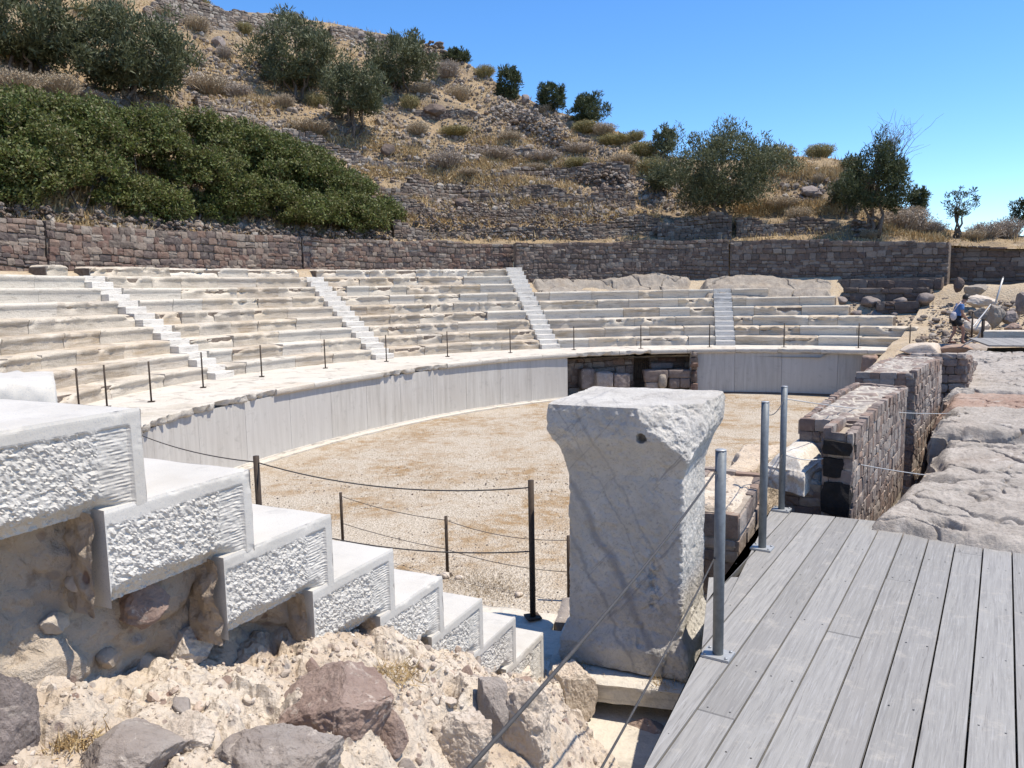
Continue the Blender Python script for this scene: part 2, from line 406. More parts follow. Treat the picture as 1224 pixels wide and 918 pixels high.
def m_cobble():
    t = NT('rubble_wall_top', .92, .2); c = t.co((1, 1, 1), rnd=False); cd = t.noise(3, 3, .5, c); 
    v = t.vor(7.5, 'F1', c, out=1); sp = t.N('ShaderNodeSeparateColor'); t.L(v, sp.inputs[0]); e = t.vor(7.5, 'DISTANCE_TO_EDGE', c)
    col = t.ramp(sp.outputs[0], [(0, (.27, .215, .185)), (.25, (.36, .32, .28)), (.5, (.23, .19, .17)), (.75, (.42, .385, .335))], 'CONSTANT')
    col = t.mix(t.ramp(e, [(.02, 1.0), (.09, 0.0)]), col, (.50, .45, .37)); n = t.noise(16, 7, .7, c)
    col = t.mix(t.ramp(n, [(.34, .8), (.52, 0.0)]), col, (.17, .14, .12))
    return t.done(col, t.bump(e, .8, .03, t.bump(n, .8, .02)))
M['wallA_top'] = m_cobble()
M['gravelbits'] = m_stone('gravel_bits', [(.46, .40, .32), (.38, .32, .25), (.54, .48, .39), (.42, .35, .275)], (.54, .48, .40), .3, 20, .01)
M['lichen_shade'] = m_stone('lichen_shade_stone', [(.022, .019, .017), (.045, .036, .030), (.018, .016, .015)], (.07, .058, .05), .15, 14, .02)  # black lichen, with the shade on the wall end put into the colour
M['foot_stone'] = m_stone('footing_stone', [(.34, .28, .22), (.24, .19, .16), (.40, .35, .29), (.28, .19, .15), (.44, .39, .33)], (.44, .37, .29), .5, 12, .02)
M['lime_mortar'] = m_plain_noise('lime_mortar', (.25, .205, .16), (.40, .345, .28), 14, .8, .02)
M['grit'] = m_stone('lime_grit', [(.50, .42, .33), (.40, .34, .28), (.58, .51, .43), (.30, .25, .21), (.46, .36, .28), (.54, .47, .38)], (.60, .53, .44), .3, 20, .01)
def m_hill():
    t = NT('hill_soil', .95, .1); c = t.co((1, 1, 1), rnd=False)
    n = t.noise(.22, 7, .65, c, .4); f = t.noise(2.6, 8, .72, c)
    col = t.ramp(n, [(.28, (.20, .15, .105)), (.42, (.30, .23, .15)), (.56, (.39, .285, .165)), (.72, (.27, .20, .125))])
    col = t.mix(t.ramp(f, [(.34, .8), (.52, 0.0)]), col, (.22, .165, .115))
    col = t.mix(t.ramp(t.noise(1.3, 6, .7, c), [(.57, 0.0), (.70, .7)]), col, (.44, .385, .31))
    return t.done(col, t.bump(f, .9, .25))
M['hill'] = m_hill()
M['bank'] = m_earth('dry_bank_earth', [(.34, .26, .17), (.45, .36, .25), (.50, .42, .31)], sc=.4)
# ------------------------------------------------------------------ theatre plan
LEDGE = 1.65; FLOOR = -0.10
R1, RUN, RISE, Z1 = 15.2, .65, .39, 2.0
_cp = [(1060,418.5),(950,417),(825,417),(740,419),(680,422),(600,428),(500,438),(420,450),(330,464),(250,482),(200,495),(175,503)]
_ca = []; _cr = []
for x, y in _cp:
    p = atz(x, y, LEDGE); _ca.append(angof(p)); _cr.append(math.hypot(*(p[:2] - C)))
_pf = np.polyfit(_ca, _cr, 5)
_amin, _amax = min(_ca), max(_ca)
_rmin, _rmax = np.polyval(_pf, _amin), np.polyval(_pf, _amax)
def rc(a):
    a = np.asarray(a, float)
    return np.where(a > _amax, _rmax + (12.75 - _rmax) * sstep(_amax, _amax + 20, a), np.where(a < _amin, _rmin, np.polyval(_pf, np.clip(a, _amin, _amax))))
STAIR_A = [(77.2, .40), (105.0, .40), (132.6, .40), (158.6, .40), (187.0, .40)]     # centre angle, half width in m
ANG_END = 244.5; ANG_R = 50.2

# ---- ground sheets
s = Soup(); s.grid(np.array([[(x, y, -1.2) for y in (-3000, 3000)] for x in (-3000, 3000)], float))
tag(build('ground', s, M['bank'], smooth=False), kind='structure')
s = Soup(); aa = np.linspace(0, 360, 181)[:-1]; rr = np.linspace(0, 13.6, 40)
P = np.array([polv(aa, r, FLOOR + 0 * aa) for r in rr]); P[..., 2] += .025 * fbm(P * .8, 3, 3)
s.grid(np.transpose(P, (1, 0, 2)), close_u=True)
tag(build('orchestra_floor', s, M['gravel']), kind='structure')
# gravel spilling beyond the circle towards the stage walls
s = Soup(); g = np.array([[(x, y, FLOOR - .006) for y in np.linspace(4, 32, 30)] for x in np.linspace(-8, 16, 30)], float); s.grid(g)
tag(build('gravel_apron', s, M['gravel']), kind='structure')

# earth bank under the seats
s = Soup(); aa = np.linspace(20, 262, 240); rows_ = []
for r in np.linspace(13.2, 20.7, 30):
    zz = 1.5 + np.maximum(0, r - 15.1) * np.where(aa < 62, .37, .56) - .05
    zz = np.where(aa < 62, np.interp(r, [13.2, 15.1, 18.4, 18.9, 19.5, 20.2, 20.7], [1.5, 1.55, 2.60, 2.80, 3.35, 3.80, 3.95]), zz - .12) ; zz = np.where(r < 15.3, np.minimum(zz, 1.5), zz)
    P = polv(aa, r, zz); k = sstep(52, 60, aa); P[:, 2] += (.10 * (1 - k) + .02) * fbm(P * 1.7, 4, 8); rows_.append(P)
s.grid(np.array(rows_)); tag(build('earth_bank', s, M['bank']), kind='structure')

# upper walkway between the top seats and the retaining wall
def wall_base_z(a):
    return np.interp(a, [40, 46.7, 51, 63, 76, 102.9, 103.6, 117, 132, 143, 163, 260], [3.6, 3.7, 3.6, 3.9, 4.45, 4.55, 5.0, 5.08, 5.14, 5.06, 4.94, 4.9])
def wall_top_z(a):
    return np.interp(a, [35, 46.7, 51, 63, 76, 103, 104, 117, 132, 143, 163, 260], [5.3, 5.54, 5.76, 6.05, 6.23, 6.28, 6.30, 6.38, 6.42, 6.48, 6.41, 6.4])
s = Soup(); rows_ = []
aa = np.linspace(40, 260, 330)
for r in np.linspace(19.6, 21.9, 9):
    z = wall_base_z(aa) - .06 - np.where(aa > 103.5, np.maximum(0, 21.2 - r) * .6, np.where(aa < 63, np.maximum(0, 20.9 - r) * 3.0, np.maximum(0, 20.9 - r) * .6))
    P = polv(aa, r, z); P[:, 2] += .06 * fbm(P * 1.5, 4, 9); rows_.append(P)
s.grid(np.array(rows_)); tag(build('upper_path', s, M['bank']), kind='structure')

# ---- seat blocks
def arc_block(sp, a0, a1, r0, r1, z0, z1, wear, seed, dens=.075, chip=.17):
    na = max(7, int((a1 - a0) * math.pi / 180 * r0 / dens)); a = np.linspace(a0, a1, na)
    h = z1 - z0; d = r1 - r0
    prof = [(.075, 0), (.075, .25), (.065, .48), (.045, .66), (.004, .78), (.0, 1.0), (.06, 1.0), (.2, 1.0), (.4, 1.0), (.7, 1.0), (1, 1.0)]
    P = np.zeros((na, len(prof), 3))
    gap = .006 / r0 * 57.3
    for j, (u, v) in enumerate(prof):
        P[:, j] = polv(np.clip(a, a0 + gap, a1 - gap), r0 + u * d, z0 + v * h)
    q = P + seed * 5.3
    N1 = fbm(q * 5.0, 4, seed); N2 = fbm(q * 1.6, 3, seed + 3); N3 = fbm(q * 14, 3, seed + 6)
    edge = np.array([0, .1, .3, .7, 1, 1, 1, .7, .35, .15, .05])[None, :]
    ero = np.clip(N2 * 1.2 + .5 * N1 + .12, 0, 1) * edge * chip * wear
    rad = np.stack([np.cos(np.radians(a)), np.sin(np.radians(a)), 0 * a], -1)[:, None, :]
    P = P + rad * (ero * 1.0 + .012 * wear * N1 + .005 * wear * N3)[..., None]
    P[..., 2] -= ero * np.array([0, 0, .1, .3, .8, 1, .9, .6, .3, .1, 0])[None, :] * .9 - .010 * wear * N1 * np.array([0]*5 + [1]*6)[None, :]
    # end corners rounded
    e = np.minimum(np.arange(na), np.arange(na)[::-1])
    endr = np.exp(-(e * dens) ** 2 / .002) * .02 * wear
    P[..., 2] -= endr[:, None] * (np.array([0]*4 + [1]*7))[None, :]
    sp.grid(P, flip=True)
    for i, fl in ((0, False), (na - 1, True)):                   # end faces
        ring = P[i]; c = len(ring)
        low = ring[-1].copy(); low[2] = z0
        V = np.vstack([ring, low, ring.mean(0)])
        T = [[c + 1, k, k + 1] for k in range(c)] + [[c + 1, c, 0]]
        sp.add(V, None, [t[::-1] if not fl else t for t in T])

def hw(k_a, r): return math.degrees(k_a / r)
WEDGES = [   # from angle, to angle, label, rows per wedge, worn share
    ('end', 'w1'), ]
wedge_defs = [
    (ANG_R, 77.2, 'weathered marble seat rows at the right end, stepping down beside dark ruined stones', 6, 'right'),
    (77.2, 105.0, 'weathered marble seat rows above the dark opening, with bare rock shelf on top', 6, 'rock'),
    (105.0, 132.6, 'weathered marble seat rows in the middle, below the joint where the retaining wall steps', 8, 'mid'),
    (132.6, 158.6, 'weathered marble seat rows left of centre, topped by a broken pale course', 8, 'left'),
    (158.6, 187.0, 'weathered marble seat rows at the far left edge with two smooth pale top rows', 8, 'farleft'),
    (187.0, ANG_END, 'weathered marble seat rows running round to the near marble staircase', 6, 'near'),
]
ROW_END = {0: 50.2, 1: 51.0, 2: 54.5, 3: 60.4, 4: 62.4, 5: 71.1}
brng = np.random.default_rng(5)
for wi, (A0, A1, lab, nrow, kindw) in enumerate(wedge_defs):
    am = (A0 + A1) / 2
    W = thing('seat_wedge', lab, 'stone seats', pol(am, R1, LEDGE))
    for k in range(nrow + (1 if kindw in ('mid', 'left', 'farleft') else 0)):
        r0 = R1 + RUN * k; z1 = Z1 + RISE * k; z0 = z1 - RISE - .02
        if k == 0: z0 = LEDGE - .03
        lo = A0 + (hw(.40, r0) if wi > 0 else 0); hi = A1 - (hw(.40, r0) if kindw != 'near' else 0)
        if kindw == 'right': lo = ROW_END[k]
        top_broken = k == nrow and kindw in ('mid', 'left', 'farleft')
        if top_broken:
            z1 = z0 + .02 + .33
            if kindw == 'farleft': hi = lo + 0.01 + 2.0
        # the filling behind the blocks
        s = Soup(); a = np.linspace(lo, hi, max(6, int((hi - lo) * 2)))
        pr = [(r0 + .12, z0 - .2), (r0 + .12, z1 - .07), (r0 + .8, z1 - .07), (r0 + .8, z0 - .2)]
        P = np.stack([polv(a, rr_, zz_ + 0 * a) for rr_, zz_ in pr], 1); s.grid(P, flip=True)
        for e, fl in ((0, 0), (-1, 1)): s.add(P[e], [[0, 1, 2, 3]] if not fl else [[3, 2, 1, 0]])
        row = build('seat_row', s, M['mortar'], W, smooth=False)
        x = lo
        while x < hi - .05:
            L = brng.uniform(1.0, 2.3) if kindw != 'near' else brng.uniform(1.6, 2.8)
            da = math.degrees(L / r0); nx = x + da
            if hi - nx < math.degrees(.55 / r0): nx = hi
            nx = min(nx, hi); sd = int(brng.integers(1, 9999))
            pale = brng.random() < .2 or (kindw == 'farleft' and k >= 6) or (kindw == 'right' and k in (3, 4, 5) and brng.random() < .5) or (kindw == 'rock' and k in (1, 5) and brng.random() < .45)
            wear = brng.uniform(.06, .14) if pale else brng.choice([.45, .8, 1.2, 1.6], p=[.2, .3, .3, .2])
            if kindw in ('mid', 'left') and not pale and k >= 2: wear *= 1.35
            if top_broken: wear, pale = 2.4, brng.random() < .5
            b = Soup(); dz = brng.uniform(-.012, .012)
            arc_block(b, x, nx, r0 + brng.uniform(-.015, .015), r0 + RUN + .12, z0, z1 + dz, wear, sd)
            build('seat_block', b, M['seat_pale'] if pale else M['seat'], row, local=False)
            x = nx
# radial stairways
stair_labels = ['white marble stairway straight ahead, right of the dark opening', 'white marble stairway rising to the step in the retaining wall', 'white marble stairway left of centre, between the middle seat rows', 'white marble stairway on the far left, descending to the ledge', 'white marble stairway nearest the large staircase on the left side']
for (ac, hwid), lab, nr in zip(STAIR_A, stair_labels, (6, 9, 8, 8, 8)):
    S_ = thing('stairway', lab, 'stairs', pol(ac, R1 - .1, LEDGE), 'narrow white stairways between the seats')
    d = np.array([math.cos(math.radians(ac)), math.sin(math.radians(ac)), 0]); t = np.array([-d[1], d[0], 0])
    Rm = np.stack([d, t, [0, 0, 1]], 1)
    for i in range(nr * 2):
        r0 = R1 - .25 + i * RUN / 2; zt = LEDGE + (.35 * (i + 1) / 2 if i < 2 else .35 + RISE * (i - 1) / 2)
        c = pol(ac, r0 + .30, zt - .13)
        s = Soup(); n = 14
        u = np.linspace(-1, 1, n)
        pr = [(-.30, -.13), (-.30, .10), (-.294, .13), (-.26, .13), (.30, .13)]
        P = np.array([[c + d * a + t * (hwid - .012) * q + np.array([0, 0, b]) for a, b in pr] for q in u])
        P += .004 * np.stack([vnoise(P * 9 + i * 3 + kk * 11, 3) for kk in range(3)], -1)
        s.grid(P)
        for e, fl in ((0, 0), (-1, 1)):
            V = np.vstack([P[e], P[e][-1] - [0, 0, .26]]); m_ = [[0, 1, 2], [0, 2, 3], [0, 3, 4], [0, 4, 5]]
            s.add(V, None, m_ if not fl else [q[::-1] for q in m_])
        build('step', s, M['stair'], S_, smooth=False)

# ---- ledge, coping and podium wall
aO0, aO1 = angof(atz(825, 417, LEDGE)), angof(atz(678, 422, LEDGE))      # the opening
s = Soup(); aa = np.linspace(48.5, 252, 420); rows_ = []
for f in np.linspace(0, 1, 8):
    r = (rc(aa) + .75) * (1 - f) + 15.36 * f
    P = polv(aa, r, LEDGE - .012 + 0 * aa); P[:, 2] += .012 * fbm(P * 3, 3, 5); rows_.append(P)
s.grid(np.array(rows_)); 
# the underside, so that the ledge is a slab
rows_ = [polv(aa, (rc(aa) + .75), LEDGE - .2 + 0 * aa), polv(aa, 15.3 + 0 * aa, LEDGE - .2 + 0 * aa)]
s.grid(np.array(rows_), flip=True)
tag(build('seating_ledge', s, M['coping']), kind='structure')
POD = thing('podium_wall', 'smooth grey slab wall under the seats round the orchestra, with a pale overhanging coping', 'podium wall', pol(120, 12.6, FLOOR))
x = 49.2
while x < 250:
    L = brng.uniform(1.1, 2.0); nx = min(250, x + math.degrees(L / 12.6)); am = (x + nx) / 2
    if 92 < am < 105: wear, ch = 2.0, .10
    elif 165 < am: wear, ch = 1.3, .16
    elif 128 < am < 150: wear, ch = 1.5, .12
    elif 60 < am < 76: wear, ch = 1.0, .05
    else: wear, ch = .12, .05
    b = Soup(); na = 26; a = np.linspace(x, nx, na); g = .005 / 12.6 * 57
    pr = [(.5, -.17), (.13, -.17), (.03, -.17), (.0, -.13), (0, -.03), (.012, 0), (.06, .0), (.2, .0), (.45, .0), (.8, .0)]
    P = np.zeros((na, len(pr), 3)); ac_ = np.clip(a, x + g, nx - g)
    for j, (u, v) in enumerate(pr): P[:, j] = polv(ac_, rc(a) - .10 + u, LEDGE + v)
    q = P + x; er = np.clip(fbm(q * 4.6, 5, 7) * 1.7 + .22, 0, 1) * wear * ch * .8
    wgt = np.array([0, .6, 1, 1, .7, .35, .15, .03, 0, 0])[None]
    rad = np.stack([np.cos(np.radians(a)), np.sin(np.radians(a)), 0 * a], -1)[:, None]
    P = P + rad * (er * wgt)[..., None]; P[..., 2] += er * np.array([.0, .4, .5, .4, 0, -.05, 0, 0, 0, 0])[None] * .9
    P += (.004 * fbm(q * 9, 3, 4))[..., None]
    b.grid(P, flip=True)
    for e, fl in ((0, 0), (-1, 1)):
        V = np.vstack([P[e], P[e].mean(0)]); n_ = len(P[e]); T = [[n_, k, (k + 1) % n_] for k in range(n_)]
        b.add(V, None, [t_[::-1] for t_ in T] if not fl else T)
    build('coping_block', b, M['coping'] if wear > .5 else M['seat_pale'], POD)
    x = nx
def facing(a0, a1):
    b = Soup(); a = np.linspace(a0, a1, 12); g = .004 / 12.6 * 57; a = np.clip(a, a0 + g, a1 - g)
    out = rc(a)
    P = np.stack([polv(a, out, FLOOR - .1 + 0 * a), polv(a, out, LEDGE - .172 + 0 * a), polv(a, out + .22, LEDGE - .172 + 0 * a), polv(a, out + .22, FLOOR - .1 + 0 * a)], 1)
    b.grid(P, flip=True)
    for e, fl in ((0, 0), (-1, 1)): b.add(P[e], [[3, 2, 1, 0]] if fl else [[0, 1, 2, 3]])
    return build('facing_slab', b, M['slab'], POD, smooth=False)
aE = angof(atz(1027, 445, .8))
edges = [54.6] + [60, 68.5, 76] + [aO0]
for a0, a1 in zip(edges[:-1], edges[1:]): facing(a0, a1)
edges = [aO1, 113, 119.5, 127, 134.5, 142, 149.5, 157, 165, 173, 181, 189, 198, 208, 220, 232, 249]
for a0, a1 in zip(edges[:-1], edges[1:]): facing(a0, a1)
b = Soup(); a = np.linspace(54.6, aO0, 40)
P = np.stack([polv(a, rc(a) - .06, FLOOR - .02 + 0*a), polv(a, rc(a) - .06, FLOOR + .06 + 0*a), polv(a, rc(a) + .02, FLOOR + .06 + 0*a)], 1); b.grid(P, flip=True)
build('base_course', b, M['wall_r'], POD, smooth=False)
# pale gutter kerb along the foot of the wall
K = thing('gutter_kerb', 'narrow pale stone gutter kerb along the foot of the curved grey wall', 'kerb', pol(150, 12.2, FLOOR))
for a0 in np.arange(aO1 + .4, 248, 7.6):
    a1 = min(a0 + 7.6, 248); b = Soup(); a = np.linspace(a0, a1 - .06, 14)
    rr_ = rc(a)
    pr = [(-.34, -.03), (-.34, .045), (-.30, .05), (-.14, .05), (-.12, .035), (-.06, .035), (-.05, .07), (.01, .07)]
    P = np.stack([polv(a, rr_ + u, FLOOR + v + 0 * a) for u, v in pr], 1); P += (.004 * fbm(P * 6, 3, 5))[..., None]
    b.grid(P, flip=True); build('kerb_stone', b, M['coping'], K, smooth=False)

# ---- masonry
def masonry(sp, face, length, z0f, z1f, hmean=.2, lmean=.32, depth=.13, seed=1, shapes=None, jit=.5, lean=0):
    """courses of stones; face(s, z) -> point and outward normal"""
    r = np.random.default_rng(seed); shapes = shapes or BLK
    z = 0.0; zmax = 40
    zlo = min(z0f(0), z0f(length), z0f(length / 2)); zz = zlo
    while True:
        h = hmean * r.uniform(.55, 1.5); s_ = -r.uniform(0, lmean); any_ = False
        while s_ < length:
            L0_ = lmean * r.uniform(.45, 1.75); ea, eb = max(s_, 0.0), min(s_ + L0_, length); L = eb - ea; sc = (ea + eb) / 2
            if L > min(.3 * L0_, .5 * lmean):
                top = z1f(sc); bot = z0f(sc)
                if zz + h * .3 < top: any_ = True
                if zz + h > bot and zz + h * .45 < top:
                    hh = min(h, top + .03 - zz)
                    parts = [(0, hh)] if not (hh > .17 and r.random() < jit * .35) else [(0, hh * .5), (hh * .5, hh * .5)]
                    for zo, hp in parts:
                        p, n = face(sc, zz + zo + hp / 2); p = p + np.array([0, 0, .035 * math.sin(sc * 1.9 + zz * 2.1) + .03 * math.sin(sc * .7 + zz * 5)]) * min(1, hmean / .15)
                        t = np.array([-n[1], n[0], 0]); B = shapes[int(r.integers(len(shapes)))]
                        if r.random() < .5: B = B * [1, -1, 1]; q = CUBEQ[:, ::-1]
                        else: q = CUBEQ
                        V = B * [L * .5, depth * r.uniform(.8, 1.15), hp * .5]
                        th = r.normal() * .05 * jit; V = np.stack([V[:, 0] * math.cos(th) - V[:, 2] * math.sin(th), V[:, 1], V[:, 0] * math.sin(th) + V[:, 2] * math.cos(th)], -1)
                        W_ = p + V[:, :1] * t + (V[:, 1:2] - depth * .72) * -n * -1 + V[:, 2:3] * np.array([0, 0, 1])
                        sp.add(W_, q[:, ::-1])
            s_ += L0_
        zz += h
        if not any_ or zz > zmax: break
def arc_masonry(name, lab, cat, a0, a1, R, z0f, z1f, mat, thick=.5, group=None, face_in=True, **kw):
    T_ = thing(name, lab, cat, pol((a0 + a1) / 2, R, float(z0f((a0 + a1) / 2))), group)
    k = math.radians(1) * R
    def face(s_, z):
        a = a0 + s_ / k; d = np.array([math.cos(math.radians(a)), math.sin(math.radians(a)), 0])
        return pol(a, R, z), -d
    s = Soup(); masonry(s, face, (a1 - a0) * k, lambda q: float(z0f(a0 + q / k)), lambda q: float(z1f(a0 + q / k)), **kw)
    build('stone_facing', s, mat, T_, smooth=False)
    s = Soup(); a = np.linspace(a0, a1, max(6, int((a1 - a0) * 1.5)))
    z0 = np.array([z0f(q) for q in a]) - .3; z1 = np.array([z1f(q) for q in a]) - .035
    P = np.stack([polv(a, R + .035, z0), polv(a, R + .035, z1), polv(a, R + thick, z1), polv(a, R + thick, z0)], 1)
    s.grid(P, flip=True)
    for e, fl in ((0, 0), (-1, 1)): s.add(P[e], [[0, 1, 2, 3]] if not fl else [[3, 2, 1, 0]])
    build('mortar_core', s, M['mortar'], T_, smooth=False)
    return T_
aJ = angof(atR(617, 300, 21.0)); 
aV = angof(atR(55, 290, 21.5)); aV2 = angof(atR(361, 300, 21.5)); aC = angof(atR(1133, 320, 20.6)); aV3 = angof(atR(872, 300, 20.6))
top = lambda a: float(wall_top_z(a)); bot = lambda a: float(wall_base_z(a)) - .15
arc_masonry('retaining_wall', 'sunlit reddish rubble retaining wall at the far left edge of the photo', 'wall', aV + .12, 246, 21.5, bot, top, M['wall_l'], seed=31, hmean=.20, lmean=.28)
arc_masonry('retaining_wall', 'long sunlit reddish rubble wall under the green thicket', 'wall', aV2 + .10, aV - .12, 21.5, bot, top, M['wall_l'], seed=32, hmean=.19, lmean=.26)
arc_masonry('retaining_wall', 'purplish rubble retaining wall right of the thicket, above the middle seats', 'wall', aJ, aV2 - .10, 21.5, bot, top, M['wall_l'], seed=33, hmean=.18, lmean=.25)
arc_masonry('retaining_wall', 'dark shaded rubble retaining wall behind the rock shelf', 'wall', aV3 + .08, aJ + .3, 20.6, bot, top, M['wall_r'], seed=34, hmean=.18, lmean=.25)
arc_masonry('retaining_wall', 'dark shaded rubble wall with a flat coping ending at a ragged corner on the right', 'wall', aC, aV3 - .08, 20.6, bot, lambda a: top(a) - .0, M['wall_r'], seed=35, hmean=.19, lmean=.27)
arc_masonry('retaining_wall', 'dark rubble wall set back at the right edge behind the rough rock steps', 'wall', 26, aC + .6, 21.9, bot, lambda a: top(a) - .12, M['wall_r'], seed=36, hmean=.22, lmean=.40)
# side return of the step in the wall
def straight_wall(name, lab, p0, p1, z0, z1, mat, thick=.4, both=True, group=None, cap=None, cat='wall', dark_end=None, core=.03, core_mat=None, **kw):
    p0 = np.asarray(p0, float)[:2]; p1 = np.asarray(p1, float)[:2]; L = np.linalg.norm(p1 - p0); u = (p1 - p0) / L
    n = np.array([u[1], -u[0]])                       # faces right of the direction p0 -> p1
    zf0 = z0 if callable(z0) else (lambda q: z0); zf1 = z1 if callable(z1) else (lambda q: z1)
    T_ = thing(name, lab, cat, (*((p0 + p1) / 2), zf0(L / 2)), group)
    s = Soup()
    masonry(s, lambda q, z: (np.array([*(p0 + u * q), z]), np.array([*n, 0])), L, zf0, zf1, **kw)
    kw2 = dict(kw); kw2['seed'] = kw.get('seed', 1) + 7
    if both:
        q0 = p1 - n * thick; masonry(s, lambda q, z: (np.array([*(q0 - u * q), z]), np.array([*(-n), 0])), L, lambda q: zf0(L - q), lambda q: zf1(L - q), **kw2)
    for pa, nn, dirv in ((p0 - n * thick, -u, n), (p1, u, -n)):
        kw2['seed'] += 3
        zq = 0 if nn @ u < 0 else L
        masonry(s, lambda q, z: (np.array([*(pa + dirv * q), z]), np.array([*nn, 0])), thick, lambda q: zf0(zq), lambda q: zf1(zq), **kw2)
    build('stone_facing', s, mat, T_, smooth=False)
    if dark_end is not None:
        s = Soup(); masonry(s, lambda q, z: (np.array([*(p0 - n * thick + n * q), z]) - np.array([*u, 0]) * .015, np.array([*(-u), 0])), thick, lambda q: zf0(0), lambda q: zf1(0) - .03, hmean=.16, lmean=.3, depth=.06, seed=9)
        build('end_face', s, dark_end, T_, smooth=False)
    s = Soup(); m_ = core; t = np.linspace(0, 1, 24)
    ring = []
    for q in t:
        a = p0 + u * (m_ + q * (L - 2 * m_)); zz0, zz1 = zf0(q * L) - .2, zf1(q * L) - .03
        i_ = a - n * m_; o_ = a - n * (thick - m_)
        ring.append([[*i_, zz0], [*i_, zz1], [*o_, zz1], [*o_, zz0]])
    P = np.array(ring, float); s.grid(P)
    for e, fl in ((0, 1), (-1, 0)): s.add(P[e], [[0, 1, 2, 3]] if not fl else [[3, 2, 1, 0]])
    build('mortar_core', s, core_mat or M['mortar'], T_, smooth=False)
    if cap:
        s = Soup(); nu, nv = 90, 34
        U = np.linspace(.012, .988, nu); Vv = np.linspace(.05, .95, nv)
        P = np.array([[[*(p0 + u * L * a - n * thick * b), zf1(min(max(a, 0), 1) * L)] for b in Vv] for a in U], float)
        d1, d2, cid = worley(np.stack([P[..., 0], P[..., 1]], -1) * 4.2, 21)
        P[..., 2] += .022 * sstep(0, .2, d2 - d1) * (.4 + cid) + .016 * fbm(P * 7, 4, 5) - .008
        e = np.minimum.outer(np.minimum(np.arange(nu), np.arange(nu)[::-1]) * (L / nu), np.full(nv, 9)); e = np.minimum(e, (np.minimum(np.arange(nv), np.arange(nv)[::-1]) * (thick / nv))[None])
        P[..., 2] -= .05 * np.exp(-(e / .03) ** 2)
        s.grid(P); build('wall_top', s, cap, T_)
    return T_
pj0, pj1 = pol(aJ + .3, 20.55), pol(aJ, 21.55)
b = Soup(); d = (pj1 - pj0)[:2]; Lq = np.linalg.norm(d)

# ---- bare rock shelf above the right-hand seats
def rock_strip(lab, a0, a1, r0, r1, zf, seed, mat):
    T_ = thing('rock_shelf', lab, 'rock', pol((a0 + a1) / 2, r0, 3.8))
    na, nr = int((a1 - a0) * 20), 100
    a = np.linspace(a0, a1, na); f = np.linspace(0, 1, nr)
    P = np.zeros((na, nr, 3))
    for j, q in enumerate(f): P[:, j] = polv(a, r0 + q * (r1 - r0), 0 * a)
    big = fbm(P * [.45, .45, 1] + seed, 4, seed); fn = fbm(P * 2.4, 5, seed + 2)
    lay = (fbm(P * [.3, .3, 1] + 9, 3, seed + 5) * 3)
    z = np.array([zf(q, aa_) for aa_ in a for q in f]).reshape(na, nr)
    z = z + .30 * big + .05 * fn + .12 * np.abs(fbm(P * [.5, .5, 1] * 1.7, 4, seed + 4)); zw = z + .30 * fbm(P * [.6, .6, 1], 3, seed + 21); hq = .19; fr = zw / hq - np.floor(zw / hq); z = z + .35 * .3 * np.round(zw / .42) * 0; cr_ = np.abs(fbm(P * [.9, .9, 1] + 3, 3, seed + 31)); z = z - .22 * np.exp(-(cr_ / .02) ** 2); z += .03 * fbm(P * 4, 4, seed + 8) + .012 * fbm(P * 16, 3, seed + 9)
    endf = np.minimum(sstep(0, 1.2, a - a0), sstep(0, 1.2, a1 - a))[:, None]
    P[..., 2] = z * endf + (z - .45) * (1 - endf); P[:, 0, 2] -= .5
    s = Soup(); s.grid(P, flip=True); build('rock_surface', s, mat, T_)
    return T_
rock_strip('long pale bare rock shelf above the seats, under the dark retaining wall', 80.5, 103.2, 18.75, 20.75, lambda q, a: 3.72 + .28 * sstep(.1, .35, q) + .55 * sstep(.5, .85, q) , 3, M['outcrop'])
rock_strip('lumpy grey bare rock shelf above the seats at the top of the right-hand stairway', 62.6, 80.2, 18.2, 20.75, lambda q, a: 3.34 + .45 * sstep(.05, .3, q) + .45 * sstep(.4, .75, q) + np.interp(a, [63, 70, 78], [-.05, .14, .20]), 5, M['outcrop'])
# dark ruined courses on the right
for R_, a0, a1, z0, z1, lab, sd in [(20.1, 50.9, 62.6, 3.75, 4.32, 'long dark squared stone course along the foot of the wall on the right', 51), (19.45, 51.8, 61.8, 3.3, 3.82, 'lower dark stone course below the wall on the right', 52), (18.8, 52.6, 57.6, 2.75, 3.22, 'short dark block course above the row of dark loose stones on the right', 53)]:
    arc_masonry('stone_course', lab, 'stone course', a0, a1, R_, lambda a, z0=z0: z0, lambda a, z1=z1: z1, M['wall_r'], seed=sd, hmean=.30, lmean=.62, depth=.2, shapes=BLK, thick=.7)
r_ = np.random.default_rng(77)
for i, (px, py, w) in enumerate([(1022, 380, 22), (1048, 379, 20), (1069, 381, 19), (1083, 383, 15), (1097, 382, 18), (1110, 384, 14), (1123, 379, 16), (1005, 362, 17), (1040, 366, 26), (1075, 364, 20), (1105, 364, 30)]):
    p = atR(px, py, 18.9 if py > 370 else 19.2); sz = w / 2 / F * p[1]
    s = Soup(); V, T = rock_shape(3, 700 + i, 9, .12); s.add((V * [sz * 1.05, sz * .8, sz * .6]) @ rotz(r_.uniform(0, 6)).T + p + [0, 0, sz * .35], None, T)
    tag(build('fallen_stone', s, M['darkrock'], base=p, smooth=True), 'dark rounded stone in the row lying on the dry earth below the ruined courses', 'stone', 'dark stones below the ruined courses')

